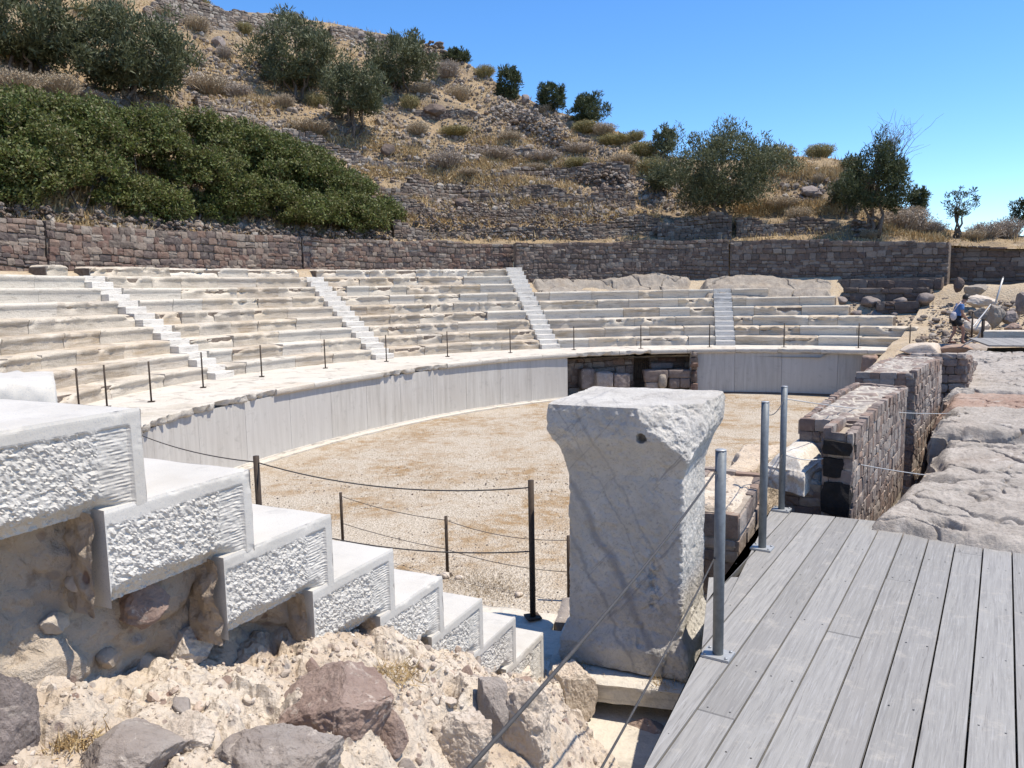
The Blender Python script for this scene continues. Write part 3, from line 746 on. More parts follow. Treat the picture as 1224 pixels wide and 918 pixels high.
# rubble strewn on the bank on the right
r_ = np.random.default_rng(31); s = Soup()
for k in range(2600):
    a, r = r_.uniform(30, 63), r_.uniform(13.6, 20.4)
    if a > 50 and r < 16.6: continue
    zq = np.interp(r, [13.2, 15.1, 18.4, 18.9, 19.5, 20.2, 20.7], [1.5, 1.55, 2.60, 2.80, 3.35, 3.80, 3.95]) if a > 51.5 else np.interp(r, [9, 12.5, 13.4, 15.2, 20.4, 22.2], [1.0, 1.75, 1.95, 2.1, 3.5, 3.7])
    sc = r_.choice([.02, .04, .07, .13], p=[.45, .33, .17, .05]); V, T = ROCKT[int(r_.integers(14))] if sc > .1 else ROCK1[int(r_.integers(10))]
    s.add((V * sc * [1.25, 1, .75]) @ rotz(r_.uniform(0, 6.28)).T + pol(a, r, zq + sc * .25), None, T)
tag(build('rubble', s, M['scree'], smooth=False), 'loose rubble strewn over the dry bank on the right', 'rubble', kind='stuff')
# ------------------------------------------------------------------ the dark opening in the podium wall
CH = thing('podium_chamber', 'dark low chamber behind the opening in the podium wall, with rough stone back wall', 'chamber', pol((aO0 + aO1) / 2, 13.4, FLOOR))
def chamber_face(p0, p1, seed, mat=M['wall_r'], zt=1.5, hm=.3, lm=.5):
    p0, p1 = p0[:2], p1[:2]; L = np.linalg.norm(p1 - p0); u = (p1 - p0) / L; n = np.array([u[1], -u[0]])
    s = Soup(); masonry(s, lambda q, z: (np.array([*(p0 + u * q), z]), np.array([*n, 0])), L, lambda q: FLOOR - .05, lambda q: zt, hmean=hm, lmean=lm, seed=seed)
    build('rubble_side', s, mat, CH, smooth=False)
    s = Soup(); V = np.array([[*p0, FLOOR - .3], [*p1, FLOOR - .3], [*p1, zt + .1], [*p0, zt + .1]]); V[:, :2] -= n * .05; s.add(V, [[0, 1, 2, 3]])
    build('mortar_core', s, M['mortar'], CH, smooth=False)
cb0, cb1 = pol(aO1 + .6, 13.9), pol(aO0 - .6, 13.9)
chamber_face(pol(aO1 + .2, 12.85), cb0, 61, M['wall_l']); chamber_face(cb0, pol(92.3, 13.95), 62, M['wallA'], hm=.22, lm=.3); chamber_face(pol(89.8, 13.95), cb1, 63, M['wall_l']); chamber_face(cb1, pol(aO0 - .2, 12.85), 64, M['wall_l'])
s = Soup(); P = np.stack([polv(np.linspace(aO0 - 1, aO1 + 1, 12), r, FLOOR - .004 + np.zeros(12)) for r in (12.3, 15.0)]); s.grid(P, flip=True); tag(build('chamber_floor', s, M['bank']), kind='structure')
s = Soup(); a = np.linspace(89.4, 92.6, 4); P = np.stack([polv(a, 14.6, FLOOR + 0*a), polv(a, 14.6, 1.5 + 0*a)], 1); s.grid(P, flip=True); build('doorway_back', s, M['mortar'], CH)
g_ = thing('iron_grate', 'black iron bar grate in the dark opening under the seats', 'grate', pol(91, 13.85, .4))
for q in np.linspace(-.28, .28, 8):
    s = Soup(); c = pol(91.05, 13.85, 0); t = np.array([-math.sin(math.radians(91)), math.cos(math.radians(91)), 0]); s.tube([c + t * q + [0, 0, .35], c + t * q + [0, 0, 1.15]], .014, 6); build('bar', s, M['rust'], g_)
for zz in (.4, 1.1):
    s = Soup(); s.tube([c - t * .3 + [0, 0, zz], c + t * .3 + [0, 0, zz]], .018, 6); build('rail', s, M['rust'], g_)
def block_stone(name, lab, cat, px0, px1, py0, py1, R, mat, seed, depth=.5, rnd=.14, dz=0, group=None):
    a, b_ = atR(px0, py1, R), atR(px1, py1, R); t_ = atR((px0 + px1) / 2, py0, R)
    c = (a + b_) / 2; w = np.linalg.norm((b_ - a)[:2]); h = t_[2] - c[2]; u = (b_ - a)[:2] / w; n = np.array([-u[1], u[0]])
    Rm = np.array([[u[0], n[0], 0], [u[1], n[1], 0], [0, 0, 1.0]])
    V, T = ICO[4]; V = V / np.abs(V).max(1)[:, None] * (1 - rnd) + V * rnd * 1.2
    V = V + .20 * np.stack([fbm(V * 1.5 + seed * 3 + k * 9, 5, seed) for k in range(3)], -1)
    s = Soup(); s.add((V * [w / 2, depth / 2, h / 2]) @ Rm.T + c + np.array([*(n * depth / 2), h / 2]), None, T)
    return tag(build(name, s, mat, base=c, smooth=True), lab, cat, group)
block_stone('stone_block', 'squared grey stone block on the left in the dark opening', 'stone', 713, 733, 445, 464, 12.9, M['greyrock'], 1)
block_stone('stone_block', 'squared brown stone block beside the iron grate, in the dark opening', 'stone', 734, 753, 447, 464, 12.9, M['darkrock'], 2)
block_stone('stone_block', 'upright rough stone leaning at the left jamb of the dark opening', 'stone', 695, 713, 441, 466, 13.2, M['darkrock'], 3, rnd=.4)
for i, (a, b_, c_, d_, m_, lb) in enumerate([(770, 799, 442, 457, 'bpurple', 'reddish block of the low wall right of the iron grate'), (799, 826, 442, 452, 'bpurple', 'reddish top block of the low wall at the right jamb of the opening'), (800, 813, 452, 464, 'bpurple', 'small red squared block in the low wall inside the opening'), (813, 826, 452, 464, 'bpurple', 'dark red block in the lower corner of the opening at the right jamb'), (772, 788, 457, 468, 'greyrock', 'grey block low down inside the opening, right of the grate')]):
    block_stone('stone_block', lb, 'stone', a, b_, c_, d_, 12.95, M[m_], 10 + i, .4, .2)
block_stone('small_boulder', 'small pale upright stone in front of the low wall in the opening', 'stone', 788, 797, 449, 464, 12.75, M['outcrop'], 20, .25, .8)
block_stone('stone_block', 'grey stone lintel fragment high up in the back of the dark opening', 'stone', 778, 805, 434, 441, 13.6, M['darkrock'], 22, .3, .3)
# end of the podium on the right: broken stones
block_stone('broken_pier', 'brown broken stone pier closing the right end of the grey podium wall', 'stone', 1028, 1047, 426, 458, 12.9, M['redrock'], 23, .6, .25)
block_stone('broken_pier', 'pale broken block under the right end of the coping', 'stone', 1049, 1082, 427, 470, 13.3, M['conglom'], 24, .6, .2)

# ------------------------------------------------------------------ near marble staircase
AZ = math.radians(26.0)
D = np.array([math.sin(AZ), math.cos(AZ), 0.0]); N = np.array([D[1], -D[0], 0.0])
P0 = np.array([-.936, 1.912, 0.0]); SR, SRUN, SZ = .235, .3545, 3.775
ST = thing('marble_staircase', 'white marble staircase with rough-hewn side blocks descending towards the marble pedestal', 'stairs', P0 + D * 1.2 - N * .4 + [0, 0, 1.85])
SW = .82; MORT_SHADE = []
for k in range(8):
    s0 = SRUN * k; zt = SZ - SR * k; L = [1.5, .475, .475, .465, .455, .455, .47, .475][k]; H = SR + (.012 if k < 7 else .14)
    r = np.random.default_rng(900 + k)
    # side (lateral) face, seen from the deck
    nu, nv = int(L / .0042), int(H / .0042)
    u = np.linspace(-L, 0, nu)[:, None] * np.ones((1, nv)); v = np.linspace(0, -H, nv)[None] * np.ones((nu, 1))
    bt, br = .036, .030
    comb0 = br + .075 + .015 * fbm(np.stack([v * 9, v * 0 + k, v * 0], -1), 2, k)
    q = np.stack([u + k * 3.7, v * 1.0, v * 0 + k], -1)
    def chips(sx, sy, sd):
        g_ = np.stack([q[..., 0] * sx, q[..., 1] * sy], -1) + .25 * np.stack([fbm(q * 30, 2, sd), fbm(q * 30, 2, sd + 1)], -1)
        i_ = np.floor(g_).astype(np.int64); f_ = g_ - i_; best = np.full(g_.shape[:2], 9.0); out = np.zeros(g_.shape[:2])
        for ox in (-1, 0, 1):
            for oy in (-1, 0, 1):
                X_, Y_ = i_[..., 0] + ox, i_[..., 1] + oy; Z_ = np.zeros_like(X_)
                dx = f_[..., 0] - ox - _h(X_, Y_, Z_, sd); dy = f_[..., 1] - oy - _h(X_, Y_, Z_, sd + 5); d_ = dx * dx + dy * dy
                hgt_ = (_h(X_, Y_, Z_, sd + 9) - .5) + 1.5 * dx * (_h(X_, Y_, Z_, sd + 11) - .5) + 1.9 * dy * (_h(X_, Y_, Z_, sd + 13) - .35)
                m_ = d_ < best; best = np.where(m_, d_, best); out = np.where(m_, hgt_, out)
        return out
    rough = .0022 * chips(40, 34, 3 + k) + .0042 * chips(95, 80, 33 + k) + .006 * fbm(q * 10, 4, 5 + k) - .003 + .004 * fbm(q * 120, 3, 3)
    comb = -.006 + .0016 * np.sin(v * 2 * math.pi / .0105 + 3.0 * fbm(q * 30, 2, 2)) * (.6 + .6 * vnoise(q * 60, 3)) + .003 * fbm(q * 60, 2, 7)
    inb = sstep(bt, bt + .010, -v) * sstep(br, br + .007, -u)
    rg = sstep(comb0, comb0 + .03, -u)
    disp = inb * (comb * (1 - rg) + rough * rg) + (1 - inb) * .0004 * fbm(q * 60, 3, 4)
    low = sstep(H - .05 - .03 * np.clip(fbm(q * 6, 2, 8) + .3, 0, 1), H, -v) * sstep(br + .02, br + .1, -u)
    disp = (disp - .045 * low) * sstep(L, L - .012, -u)
    X = P0 + D * (s0 + u[..., None]) + N * disp[..., None]; X[..., 2] = zt + v
    wear_e = .003 * np.exp(-(v / .006) ** 2); X -= N * wear_e[..., None]; chp = .0035 * np.clip(fbm(X * 14, 4, 61) - .16, 0, 1) * (np.exp(-(v / .02) ** 2) + np.exp(-(u / .02) ** 2)) * 3; X -= N * chp[..., None]; X[..., 2] -= chp * np.exp(-(v / .02) ** 2)
    # tread (a little worn), riser and back
    b = Soup(); b.grid(X)
    e = .006
    nt = 40; w = np.linspace(0, SW, nt); uu = np.linspace(-L, 0, 30)
    Tt = P0 + D * (s0 + uu[:, None, None]) - N * w[None, :, None] - N * .003; Tt = np.broadcast_to(Tt, (30, nt, 3)).copy()
    Tt[..., 2] = zt + .0025 * fbm(Tt * 9, 3, 6) * sstep(0, .05, w)[None] - .004 * np.exp(-((uu[:, None]) / .012) ** 2) * sstep(0, .01, w)[None]
    for c_ in range(3): Tt[:, 0, c_] = np.interp(uu, u[:, 0], X[:, 0, c_])
    b.grid(Tt)
    hh = np.linspace(0, -H, 16); Rr = P0 + D * (s0 + .0) - N * w[None, :, None] + np.zeros((16, 1, 1)); Rr = Rr.copy(); Rr[..., 2] = zt - .004 + hh[:, None]
    Rr += D * (.003 * fbm(Rr * 12, 3, 5))[..., None]; b.grid(Rr, flip=True)
    fc = P0 + D * s0 - N * SW; bc = P0 + D * (s0 - L) - N * SW
    b.add([[*fc[:2], zt], [*bc[:2], zt], [*bc[:2], zt - H], [*fc[:2], zt - H]], [[0, 1, 2, 3]])
    bot_ = X[:, -1]; inn_ = bot_.copy(); inn_ -= N * (SW - .02); b.grid(np.stack([bot_, inn_], 1))
    a_ = P0 + D * (s0 - L)
    b.add([[*a_[:2], zt], [*bc[:2], zt], [*bc[:2], zt - H], [*a_[:2], zt - H]], [[0, 1, 2, 3]])
    build('step', b, M['marble_new'], ST, smooth=False)
    if k:                                                         # mortar sheet added so the upper end of the block looks shaded
        gy, gz = np.meshgrid(np.linspace(-.13, -.008, 26), np.linspace(.0, -H - .01, 60), indexing='ij')
        mg = P0 + D * (s0 - L - .012) + N * gy[..., None]; mg[..., 2] = zt + gz
        mg -= D * (.012 + .03 * fbm(mg * 9, 4, 3) + .012 * fbm(mg * 26, 3, 4))[..., None]
        MORT_SHADE.append(mg)
# rough old block standing at the head of the stairs
ab = atY(-60, 452, 2.7); a2 = atY(67, 455, 2.62)
wid = .62; n = np.array([-.515, .857]); u = np.array([.857, .515]); cc = a2 - np.array([*(u * wid / 2), 0])
V, T = ICO[5]; V = V / np.abs(V).max(1)[:, None] * .93 + V * .09
V = V + .012 * np.stack([fbm(V * 9 + k * 9, 4, 4) for k in range(3)], -1) + .02 * np.stack([fbm(V * 2 + k * 9, 3, 8) for k in range(3)], -1)
Rm = np.array([[u[0], n[0], 0], [u[1], n[1], 0], [0, 0, 1.0]])
s = Soup(); s.add((V * [wid / 2, .22, .62]) @ Rm.T + [*(cc[:2] + n * .22), cc[2] - .615], None, T)
tag(build('marble_block', s, M['marble_new'], base=[*(cc[:2] + n * .22), cc[2] - 1.24]), 'rough-topped white marble block behind the uppermost large step at the left edge', 'marble block')

# ------------------------------------------------------------------ foreground earth
_cs = [-3, -.6, -.344, .05, .277, .52, .82, 1.07, 1.37, 1.8, 2.36, 2.72, 3.4, 5]
_cz = [3.2, 3.12, 3.10, 3.03, 2.95, 2.90, 2.86, 2.78, 2.60, 2.31, 2.02, 1.85, 1.78, 1.75]
PIT = atz(757, 868, 1.5)
def zg(x, y):
    x = np.asarray(x, float); y = np.asarray(y, float)
    s_ = (x - P0[0]) * D[0] + (y - P0[1]) * D[1]; n_ = (x - P0[0]) * N[0] + (y - P0[1]) * N[1]
    z = np.interp(s_, _cs, _cz) - .11 * sstep(.55, 1.25, s_); m = np.maximum(0, n_ + .1)
    f = .14 * np.minimum(m, .6) + np.maximum(0, m - .6) * np.interp(s_, [-1, 1, 2.2], [1.35, 1.0, .45])
    z = np.maximum(z - f, 1.62)
    px_, py_ = (x - PIT[0]), (y - PIT[1]); vx, vy = PIT[0] / np.hypot(PIT[0], PIT[1]), PIT[1] / np.hypot(PIT[0], PIT[1])
    al = px_ * vx + py_ * vy; ac = px_ * vy - py_ * vx
    dd = np.hypot((al + .25) / .95, ac / .36)
    z = z - np.maximum(0, z - (1.40 + .10 * np.maximum(0, -al))) * (1 - sstep(.72, 1.15, dd))
    return z
def ghit(px, py):
    d = ray(px, py); t = np.linspace(.6, 9, 2500); P = EYE + t[:, None] * d
    below = P[:, 2] < zg(P[:, 0], P[:, 1]); i = int(np.argmax(below)) if below.any() else -1
    return P[i]
su = np.arange(-1.6, 4.2, .0115); nn = np.arange(-.22, 2.3, .0115)
SS, NN = np.meshgrid(su, nn, indexing='ij')
G = P0 + SS[..., None] * D + NN[..., None] * N
G[..., 2] = zg(G[..., 0], G[..., 1])
p2 = np.stack([SS, NN], -1)
d1, d2, cid = worley(p2 * 6.5 + .35 * np.stack([fbm(G * 5, 3, 1), fbm(G * 5, 3, 2)], -1), 71)
st_ = np.sqrt(np.clip(1 - (d1 / .5) ** 2, 0, 1)) * (cid > .52) * (.5 + cid)
e1, e2, eid = worley(p2 * 21, 75); st2 = np.sqrt(np.clip(1 - (e1 / .5) ** 2, 0, 1)) * (eid > .5)
hgt = .085 * fbm(G * 2.3, 5, 31) + .045 * np.abs(fbm(G * 7, 5, 33)) + .030 * fbm(G * 15, 5, 34) + .012 * np.abs(fbm(G * 30, 3, 35)) + .035 * st_ + .008 * st2 + .007 * fbm(G * 45, 4, 36)
hol = np.clip(fbm(G * 5.2, 4, 44) - .20, 0, 1) * .32
G[..., 2] += hgt - hol
rC = np.hypot(G[..., 0] - C[0], G[..., 1] - C[1])
G[..., 2] = np.where(rC < 12.9, np.minimum(G[..., 2], 1.45 - 3 * (12.9 - rC)), G[..., 2])
s = Soup(); s.grid(G, flip=True); tag(build('earth_slope', s, M['earth'], smooth=False), kind='structure')
# old rubble and mortar wall under the staircase
su = np.arange(-1.5, 2.95, .0125); vv = np.linspace(0, 1, 90)
W_ = np.zeros((len(su), len(vv), 3)); ztop = SZ - SR - SR / SRUN * su - .055; zb = np.interp(su, _cs, _cz) - .40
for j, q in enumerate(vv):
    W_[:, j] = P0 + su[:, None] * D - N * .150; W_[:, j, 2] = ztop * (1 - q) + zb * q
W_[..., 2] = np.minimum(W_[..., 2], SZ - .02)
q2 = np.stack([su[:, None] + 0 * W_[..., 2], W_[..., 2]], -1)
d1, d2, cid = worley(q2 * [3.6, 4.6] + .3 * np.stack([fbm(W_ * 4, 3, 3), fbm(W_ * 4, 3, 4)], -1), 81)
dome = np.sqrt(np.clip(1 - (d1 / .52) ** 2, 0, 1)) * (cid > .40)
hh = .06 * dome * (.4 + cid) + .05 * fbm(W_ * 2.6, 5, 6) + .030 * fbm(W_ * 11, 5, 7) + .010 * fbm(W_ * 36, 3, 17) - .14 * np.clip(fbm(W_ * 3.1, 3, 12) - .2, 0, 1)
low = sstep(.75, 1.0, vv)[None] * .03
W_ += N * np.minimum(hh + low, .055 + low)[..., None]
s = Soup(); s.grid(W_)
for mg in MORT_SHADE: s.grid(mg)
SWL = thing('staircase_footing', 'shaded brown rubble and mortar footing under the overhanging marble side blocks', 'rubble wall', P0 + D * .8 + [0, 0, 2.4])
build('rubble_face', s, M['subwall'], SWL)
fr_ = np.random.default_rng(66); s = Soup()
for k in range(26):
    a = fr_.uniform(-1.0, 2.6); zt_ = SZ - SR - SR / SRUN * a - .10; zb_ = float(np.interp(a, _cs, _cz)) - .06
    if zb_ > zt_: continue
    zz_ = fr_.uniform(zb_, zt_); sc = fr_.choice([.016, .028, .05], p=[.5, .35, .15]) * fr_.uniform(.8, 1.3); V, T = rock_shape(3, 2000 + k, 12, .18)
    s.add((V * sc) @ rot(fr_).T * 1.0 + P0 + D * a - N * (.118 + sc * .62) + [0, 0, zz_], None, T)
build('rubble_stones', s, M['foot_stone'], SWL, smooth=False)['kind'] = 'stuff'
# fill of the stair mass so it is solid from other sides
b = Soup(); A_ = P0 - D * 1.5 - N * .2; B_ = P0 + D * 2.7 - N * .2
for pa, pb in ((0, 1),):
    pts = [A_, B_, B_ - N * (SW - .22), A_ - N * (SW - .22)]
    V = [[*p[:2], 1.4] for p in pts] + [[*pts[0][:2], SZ - .25], [*pts[1][:2], 1.95], [*pts[2][:2], 1.95], [*pts[3][:2], SZ - .25]]
    # keep the fill below the nosing line
    b.add(V, [[0, 3, 2, 1], [0, 1, 5, 4], [1, 2, 6, 5], [2, 3, 7, 6], [3, 0, 4, 7]]); 
build('fill', b, M['mortar'], SWL, smooth=False)

# rocks lying on the slope ------------------------------------------------
def boulder(lab, px, py, wpx, hpx, seed, mat, sub=5, facets=12, rough=.13, sink=.55, rz=None, depth=.8, name='boulder', cat='rock', group=None, dist=None):
    p = ghit(px, py) if dist is None else atY(px, py, dist)
    d = np.linalg.norm(p - EYE); sx = wpx / 2 / F * d * 1.03; sz_ = hpx / 2 / F * d
    V, T = rock_shape(sub, seed, facets + 6, rough)
    if sub >= 5:
        nv_ = V / np.linalg.norm(V, axis=1)[:, None]; V = V + nv_ * (.06 * np.abs(fbm(V * 4 + seed, 5, seed)) * -1 + .03 * fbm(V * 12, 4, seed + 1) + .010 * fbm(V * 34, 3, seed + 6) - .05 * np.clip(fbm(V * 3.3 + 9, 4, seed + 2) - .22, 0, 1))[:, None]
    az = math.atan2(p[0], p[1])
    V = V * [sx, sx * depth, sz_ * 1.05]
    if rz: V = V @ np.array([[math.cos(rz), 0, math.sin(rz)], [0, 1, 0], [-math.sin(rz), 0, math.cos(rz)]])
    V = V @ rotz(-az).T
    s = Soup(); s.add(V + p + [0, 0, sz_ * (1 - sink) * .8], None, T)
    return tag(build(name, s, M[mat], base=p, smooth=sub < 5), lab, cat, group)
boulder('big purplish brown boulder below the marble steps', 398, 874, 150, 124, 4, 'purple', 6, 14, .19, .8, rz=.35)
boulder('broad grey boulder at the bottom of the photo beside the purplish one', 340, 924, 138, 104, 12, 'greyrock', 6, 11, .18, .85, rz=.15)
boulder('dark split rock in the bottom left corner', 2, 905, 84, 130, 23, 'darkrock', 6, 13, .18, .5)
boulder('flat grey slab of rock at the bottom left, beside the dry grass tuft', 150, 915, 110, 60, 31, 'greyrock', 5, 8, .12, .45)
boulder('purple angular stone left of the steel post top', 464, 890, 52, 66, 44, 'purple', 5, 12, .1, .35, rz=.5)
boulder('pale grey oval stone in front of the lower steps', 588, 862, 52, 80, 52, 'greyrock', 5, 7, .12, .45)
boulder('crumbly white conglomerate lump left of the hollow', 625, 885, 84, 100, 63, 'conglom', 6, 6, .28, .5)
boulder('crumbly pale conglomerate lump at the bottom beside the cable', 560, 905, 70, 70, 66, 'conglom', 6, 6, .28, .5)
boulder('small rounded stone close under the fourth step from the bottom', 575, 806, 34, 30, 71, 'conglom', 5, 6, .14, .2)
boulder('small pale rubble stone under the lower steps', 608, 806, 52, 26, 72, 'conglom', 5, 6, .2, .3)
boulder('rough brown mortar lump against the side of the middle steps', 498, 768, 40, 32, 78, 'subwall', 5, 5, .22, .1)
boulder('brown rubble lump against the side of the upper middle steps', 436, 735, 44, 36, 79, 'subwall', 5, 5, .22, .1)
boulder('rough rubble stone in the shadow edge below the second marble block', 222, 790, 66, 48, 82, 'conglom', 5, 7, .2, .15)
boulder('reddish rock wedged in the shaded footing under the second block', 168, 738, 62, 56, 83, 'purple', 5, 10, .16, .2, dist=2.0)
boulder('small pale stone stuck in the shaded footing', 98, 704, 38, 26, 84, 'conglom', 4, 6, .2, .2, dist=1.84)
boulder('small pale stone stuck in the footing between the two upper blocks', 214, 705, 26, 22, 86, 'conglom', 4, 6, .2, .2, dist=2.16)
boulder('whitish rock flake on the earth at the lower left', 55, 845, 60, 40, 87, 'conglom', 5, 8, .2, .4)
boulder('little grey stone on the pale earth at the lower left', 30, 835, 34, 34, 88, 'greyrock', 4, 8, .16, .3)
boulder('pale conglomerate stone at the bottom between the dry tuft and the grey boulder', 228, 902, 66, 52, 89, 'conglom', 6, 5, .28, .35)
boulder('rounded brown stone at the near end of the hollow, beside the deck', 778, 912, 62, 60, 91, 'purple', 5, 6, .1, .2)
hb = np.random.default_rng(55); nb_ = 0
for i in range(400):
    if nb_ >= 46: break
    a, b_ = hb.uniform(-.5, 3.0), abs(hb.normal(0, .5)) - .02
    i0 = int((a + 1.6) / .0115); j0 = int((b_ + .22) / .0115)
    if not (0 <= i0 < G.shape[0] and 0 <= j0 < G.shape[1]) or G[i0, j0, 2] < 1.6: continue
    p = G[i0, j0]; sc = hb.uniform(.018, .05); V, T = rock_shape(4, 1200 + i, 12, .18); s = Soup(); s.add((V * sc * [1.25, 1, .62]) @ rot(hb).T + p + [0, 0, -.1 * sc], None, T)
    mk_ = ['greyrock', 'conglom', 'purple', 'conglom', 'conglom'][int(hb.integers(5))]
    tag(build('embedded_stone', s, M[mk_], base=p), {'greyrock': 'small grey', 'conglom': 'small pale crusty', 'purple': 'small purplish', 'darkrock': 'small dark'}[mk_] + ' stone half buried in the pale earth below the marble steps', 'stone', 'stones half buried in the earth slope'); nb_ += 1
# pebbles
r_ = np.random.default_rng(3); s = Soup(); k = 0
while k < 6500:
    a, b_ = r_.uniform(-.6, 3.3), abs(r_.normal(0, .6)) - .05
    p = P0 + D * a + N * b_; i = int((a + 1.6) / .0115); j = int((b_ + .22) / .0115)
    if not (0 <= i < G.shape[0] and 0 <= j < G.shape[1]): k += 1; continue
    p = G[i, j]; sc = r_.choice([.0025, .004, .007, .013], p=[.45, .38, .14, .03]) * r_.uniform(.7, 1.4)
    V, T = ROCKT[int(r_.integers(14))] if sc > .012 else ROCK1[int(r_.integers(10))]
    s.add((V * sc * [1.2, 1, .75]) @ rot(r_).T + p + [0, 0, sc * .3], None, T); k += 1
tag(build('pebbles', s, M['grit'], smooth=False), 'loose pebbles and grit lying on the pale earth slope', 'pebbles', kind='stuff')

# ------------------------------------------------------------------ marble pedestal
def m_ped():
    t = NT('pedestal_marble', .8); c = t.co((1, 1, 1), rnd=False)
    n = t.noise(3, 7, .62, c, .4); f = t.noise(60, 5, .7, c)
    col = t.ramp(n, [(.3, (.47, .44, .39)), (.55, (.58, .55, .495)), (.75, (.65, .62, .565))])
    # slanting grey-blue veins of the marble
    cv = t.co((.9, .9, .9), (0, math.radians(52), 0), rnd=False); sv = t.N('ShaderNodeVectorMath'); sv.operation = 'MULTIPLY'; sv.inputs[1].default_value = (.7, .7, 6.5); t.L(cv, sv.inputs[0])
    pa_ = math.radians(24.5); dp = t.N('ShaderNodeVectorMath'); dp.operation = 'DOT_PRODUCT'; dp.inputs[1].default_value = (1.95 * math.cos(pa_), -1.95 * math.sin(pa_), 1.0); t.L(c, dp.inputs[0])
    wob = t.math('MULTIPLY', t.math('SUBTRACT', t.noise(5, 5, .6, c), .5), .34); dv = t.math('ADD', dp.outputs['Value'], wob)
    for off, wd, st in ((.47, .075, .6), (.14, .035, .5), (1.02, .03, .35), (.80, .018, .35)):
        col = t.mix(t.ramp(t.math('ABSOLUTE', t.math('SUBTRACT', dv, off)), [(wd * .25, st), (wd, 0.0)]), col, (.22, .22, .235))
    vn = t.noise(1.0, 5, .6, sv.outputs[0], .5); col = t.mix(t.ramp(vn, [(.57, 0.0), (.66, .5)]), col, (.30, .30, .31))
    rs = t.noise(2.2, 4, .6, c, .8); col = t.mix(t.ramp(rs, [(.66, 0.0), (.74, .45)]), col, (.36, .24, .15))
    vn2 = t.noise(2.6, 6, .65, sv.outputs[0], .8); col = t.mix(t.ramp(vn2, [(.60, 0.0), (.66, .6)]), col, (.24, .235, .235))
    col = t.mix(t.ramp(t.noise(9, 7, .75, c, .3), [(.52, 0.0), (.66, .6)]), col, (.33, .30, .26))
    col = t.mix(t.ramp(f, [(.32, .7), (.47, 0.0)]), col, (.30, .285, .26))
    col = t.mix(t.ramp(t.noise(1.7, 5, .6, c), [(.5, 0.0), (.7, .55)]), col, (.48, .43, .35))
    return t.done(col, t.bump(t.noise(22, 8, .75, c), .9, .025, t.bump(f, .5, .008)))
M['ped'] = m_ped()
PA = math.radians(24.5); PD = np.array([math.sin(PA), math.cos(PA), 0]); PR_ = np.array([PD[1], -PD[0], 0])
pc = np.array([.604, 4.192, 0]) + PD * .36; PZ = 1.87
prof = [(0, .378), (.03, .384), (.13, .384), (.15, .378), (.20, .356), (.25, .336), (.27, .338), (.29, .336), (.6, .335), (.85, .335), (1.14, .335), (1.155, .340), (1.20, .352), (1.24, .368), (1.29, .388), (1.33, .410), (1.36, .424), (1.38, .428), (1.44, .432), (1.50, .432), (1.535, .428)]
zp = np.array([q[0] for q in prof]); wp = np.array([q[1] for q in prof])
zz = np.linspace(0, 1.535, 230); ww = np.interp(zz, zp, wp)
n1 = 100; sq = []
for k in range(4):
    for q in np.linspace(-1, 1, n1, endpoint=False):
        sq.append([(q, -1), (1, q), (-q, 1), (-1, -q)][k])
sq = np.array(sq); l = np.linalg.norm(sq, axis=1)[:, None]
corner = np.clip((l - 1.36) / .054, 0, 1) ** 2; sq = sq * (1 - .018 * corner)
P = np.zeros((len(sq), len(zz), 3))
P[..., 0] = sq[:, 0:1] * ww[None]; P[..., 1] = sq[:, 1:2] * (ww * .97)[None]; P[..., 2] = zz[None]
# top lid, closing towards the middle with a shallow worn hollow
lid = [P[:, -1] * [f, f, 1] for f in np.linspace(.985, .02, 40)]
P = np.concatenate([P, np.stack(lid, 1)], 1)
def cut(P, n, c, amp, seed, soft=.9):
    n = np.array(n, float); n /= np.linalg.norm(n); e = np.maximum(0, P @ n - c - amp * fbm(P * 6 + seed, 4, seed) - .5 * amp * fbm(P * 2, 2, seed + 2))
    return P - e[..., None] * n * soft
# broken upper front right corner, broken front edge, broken lower right corner
P = cut(P, (.66, -.60, .46), 1.025, .045, 3)
P = cut(P, (.95, -.10, .30), .42 + .43, .018, 9)
P = cut(P, (.12, -.75, .75), .30 * .75 + .12 * .0 + 1.535 * .75 + .045, .03, 5)
P = cut(P, (-.7, -.7, .35), .60 + .50, .025, 12)
P = cut(P, (.72, -.62, .40), .535 + .02, .03, 21) if False else P
low = P[..., 2] < .36
Q = cut(P, (.62, -.66, .48), .575, .06, 21); P = np.where(low[..., None], Q, P)
rough_zone = sstep(.42, .52, P[..., 2]) * sstep(.86, .80, P[..., 2]) * (P[..., 1] < -.28) * sstep(-.26, -.2, P[..., 0]) * sstep(.24, .20, P[..., 0])
chipx = np.clip(fbm(P * 14 + 5, 4, 55) - .12, 0, 1) * np.exp(-((P[..., 0] - .17) / .05) ** 2) * sstep(.3, .45, P[..., 2]) * sstep(.95, .8, P[..., 2]) * (P[..., 1] < -.25)
P[..., 1] += .010 * rough_zone + .010 * rough_zone * fbm(P * 30, 3, 14) + .10 * chipx
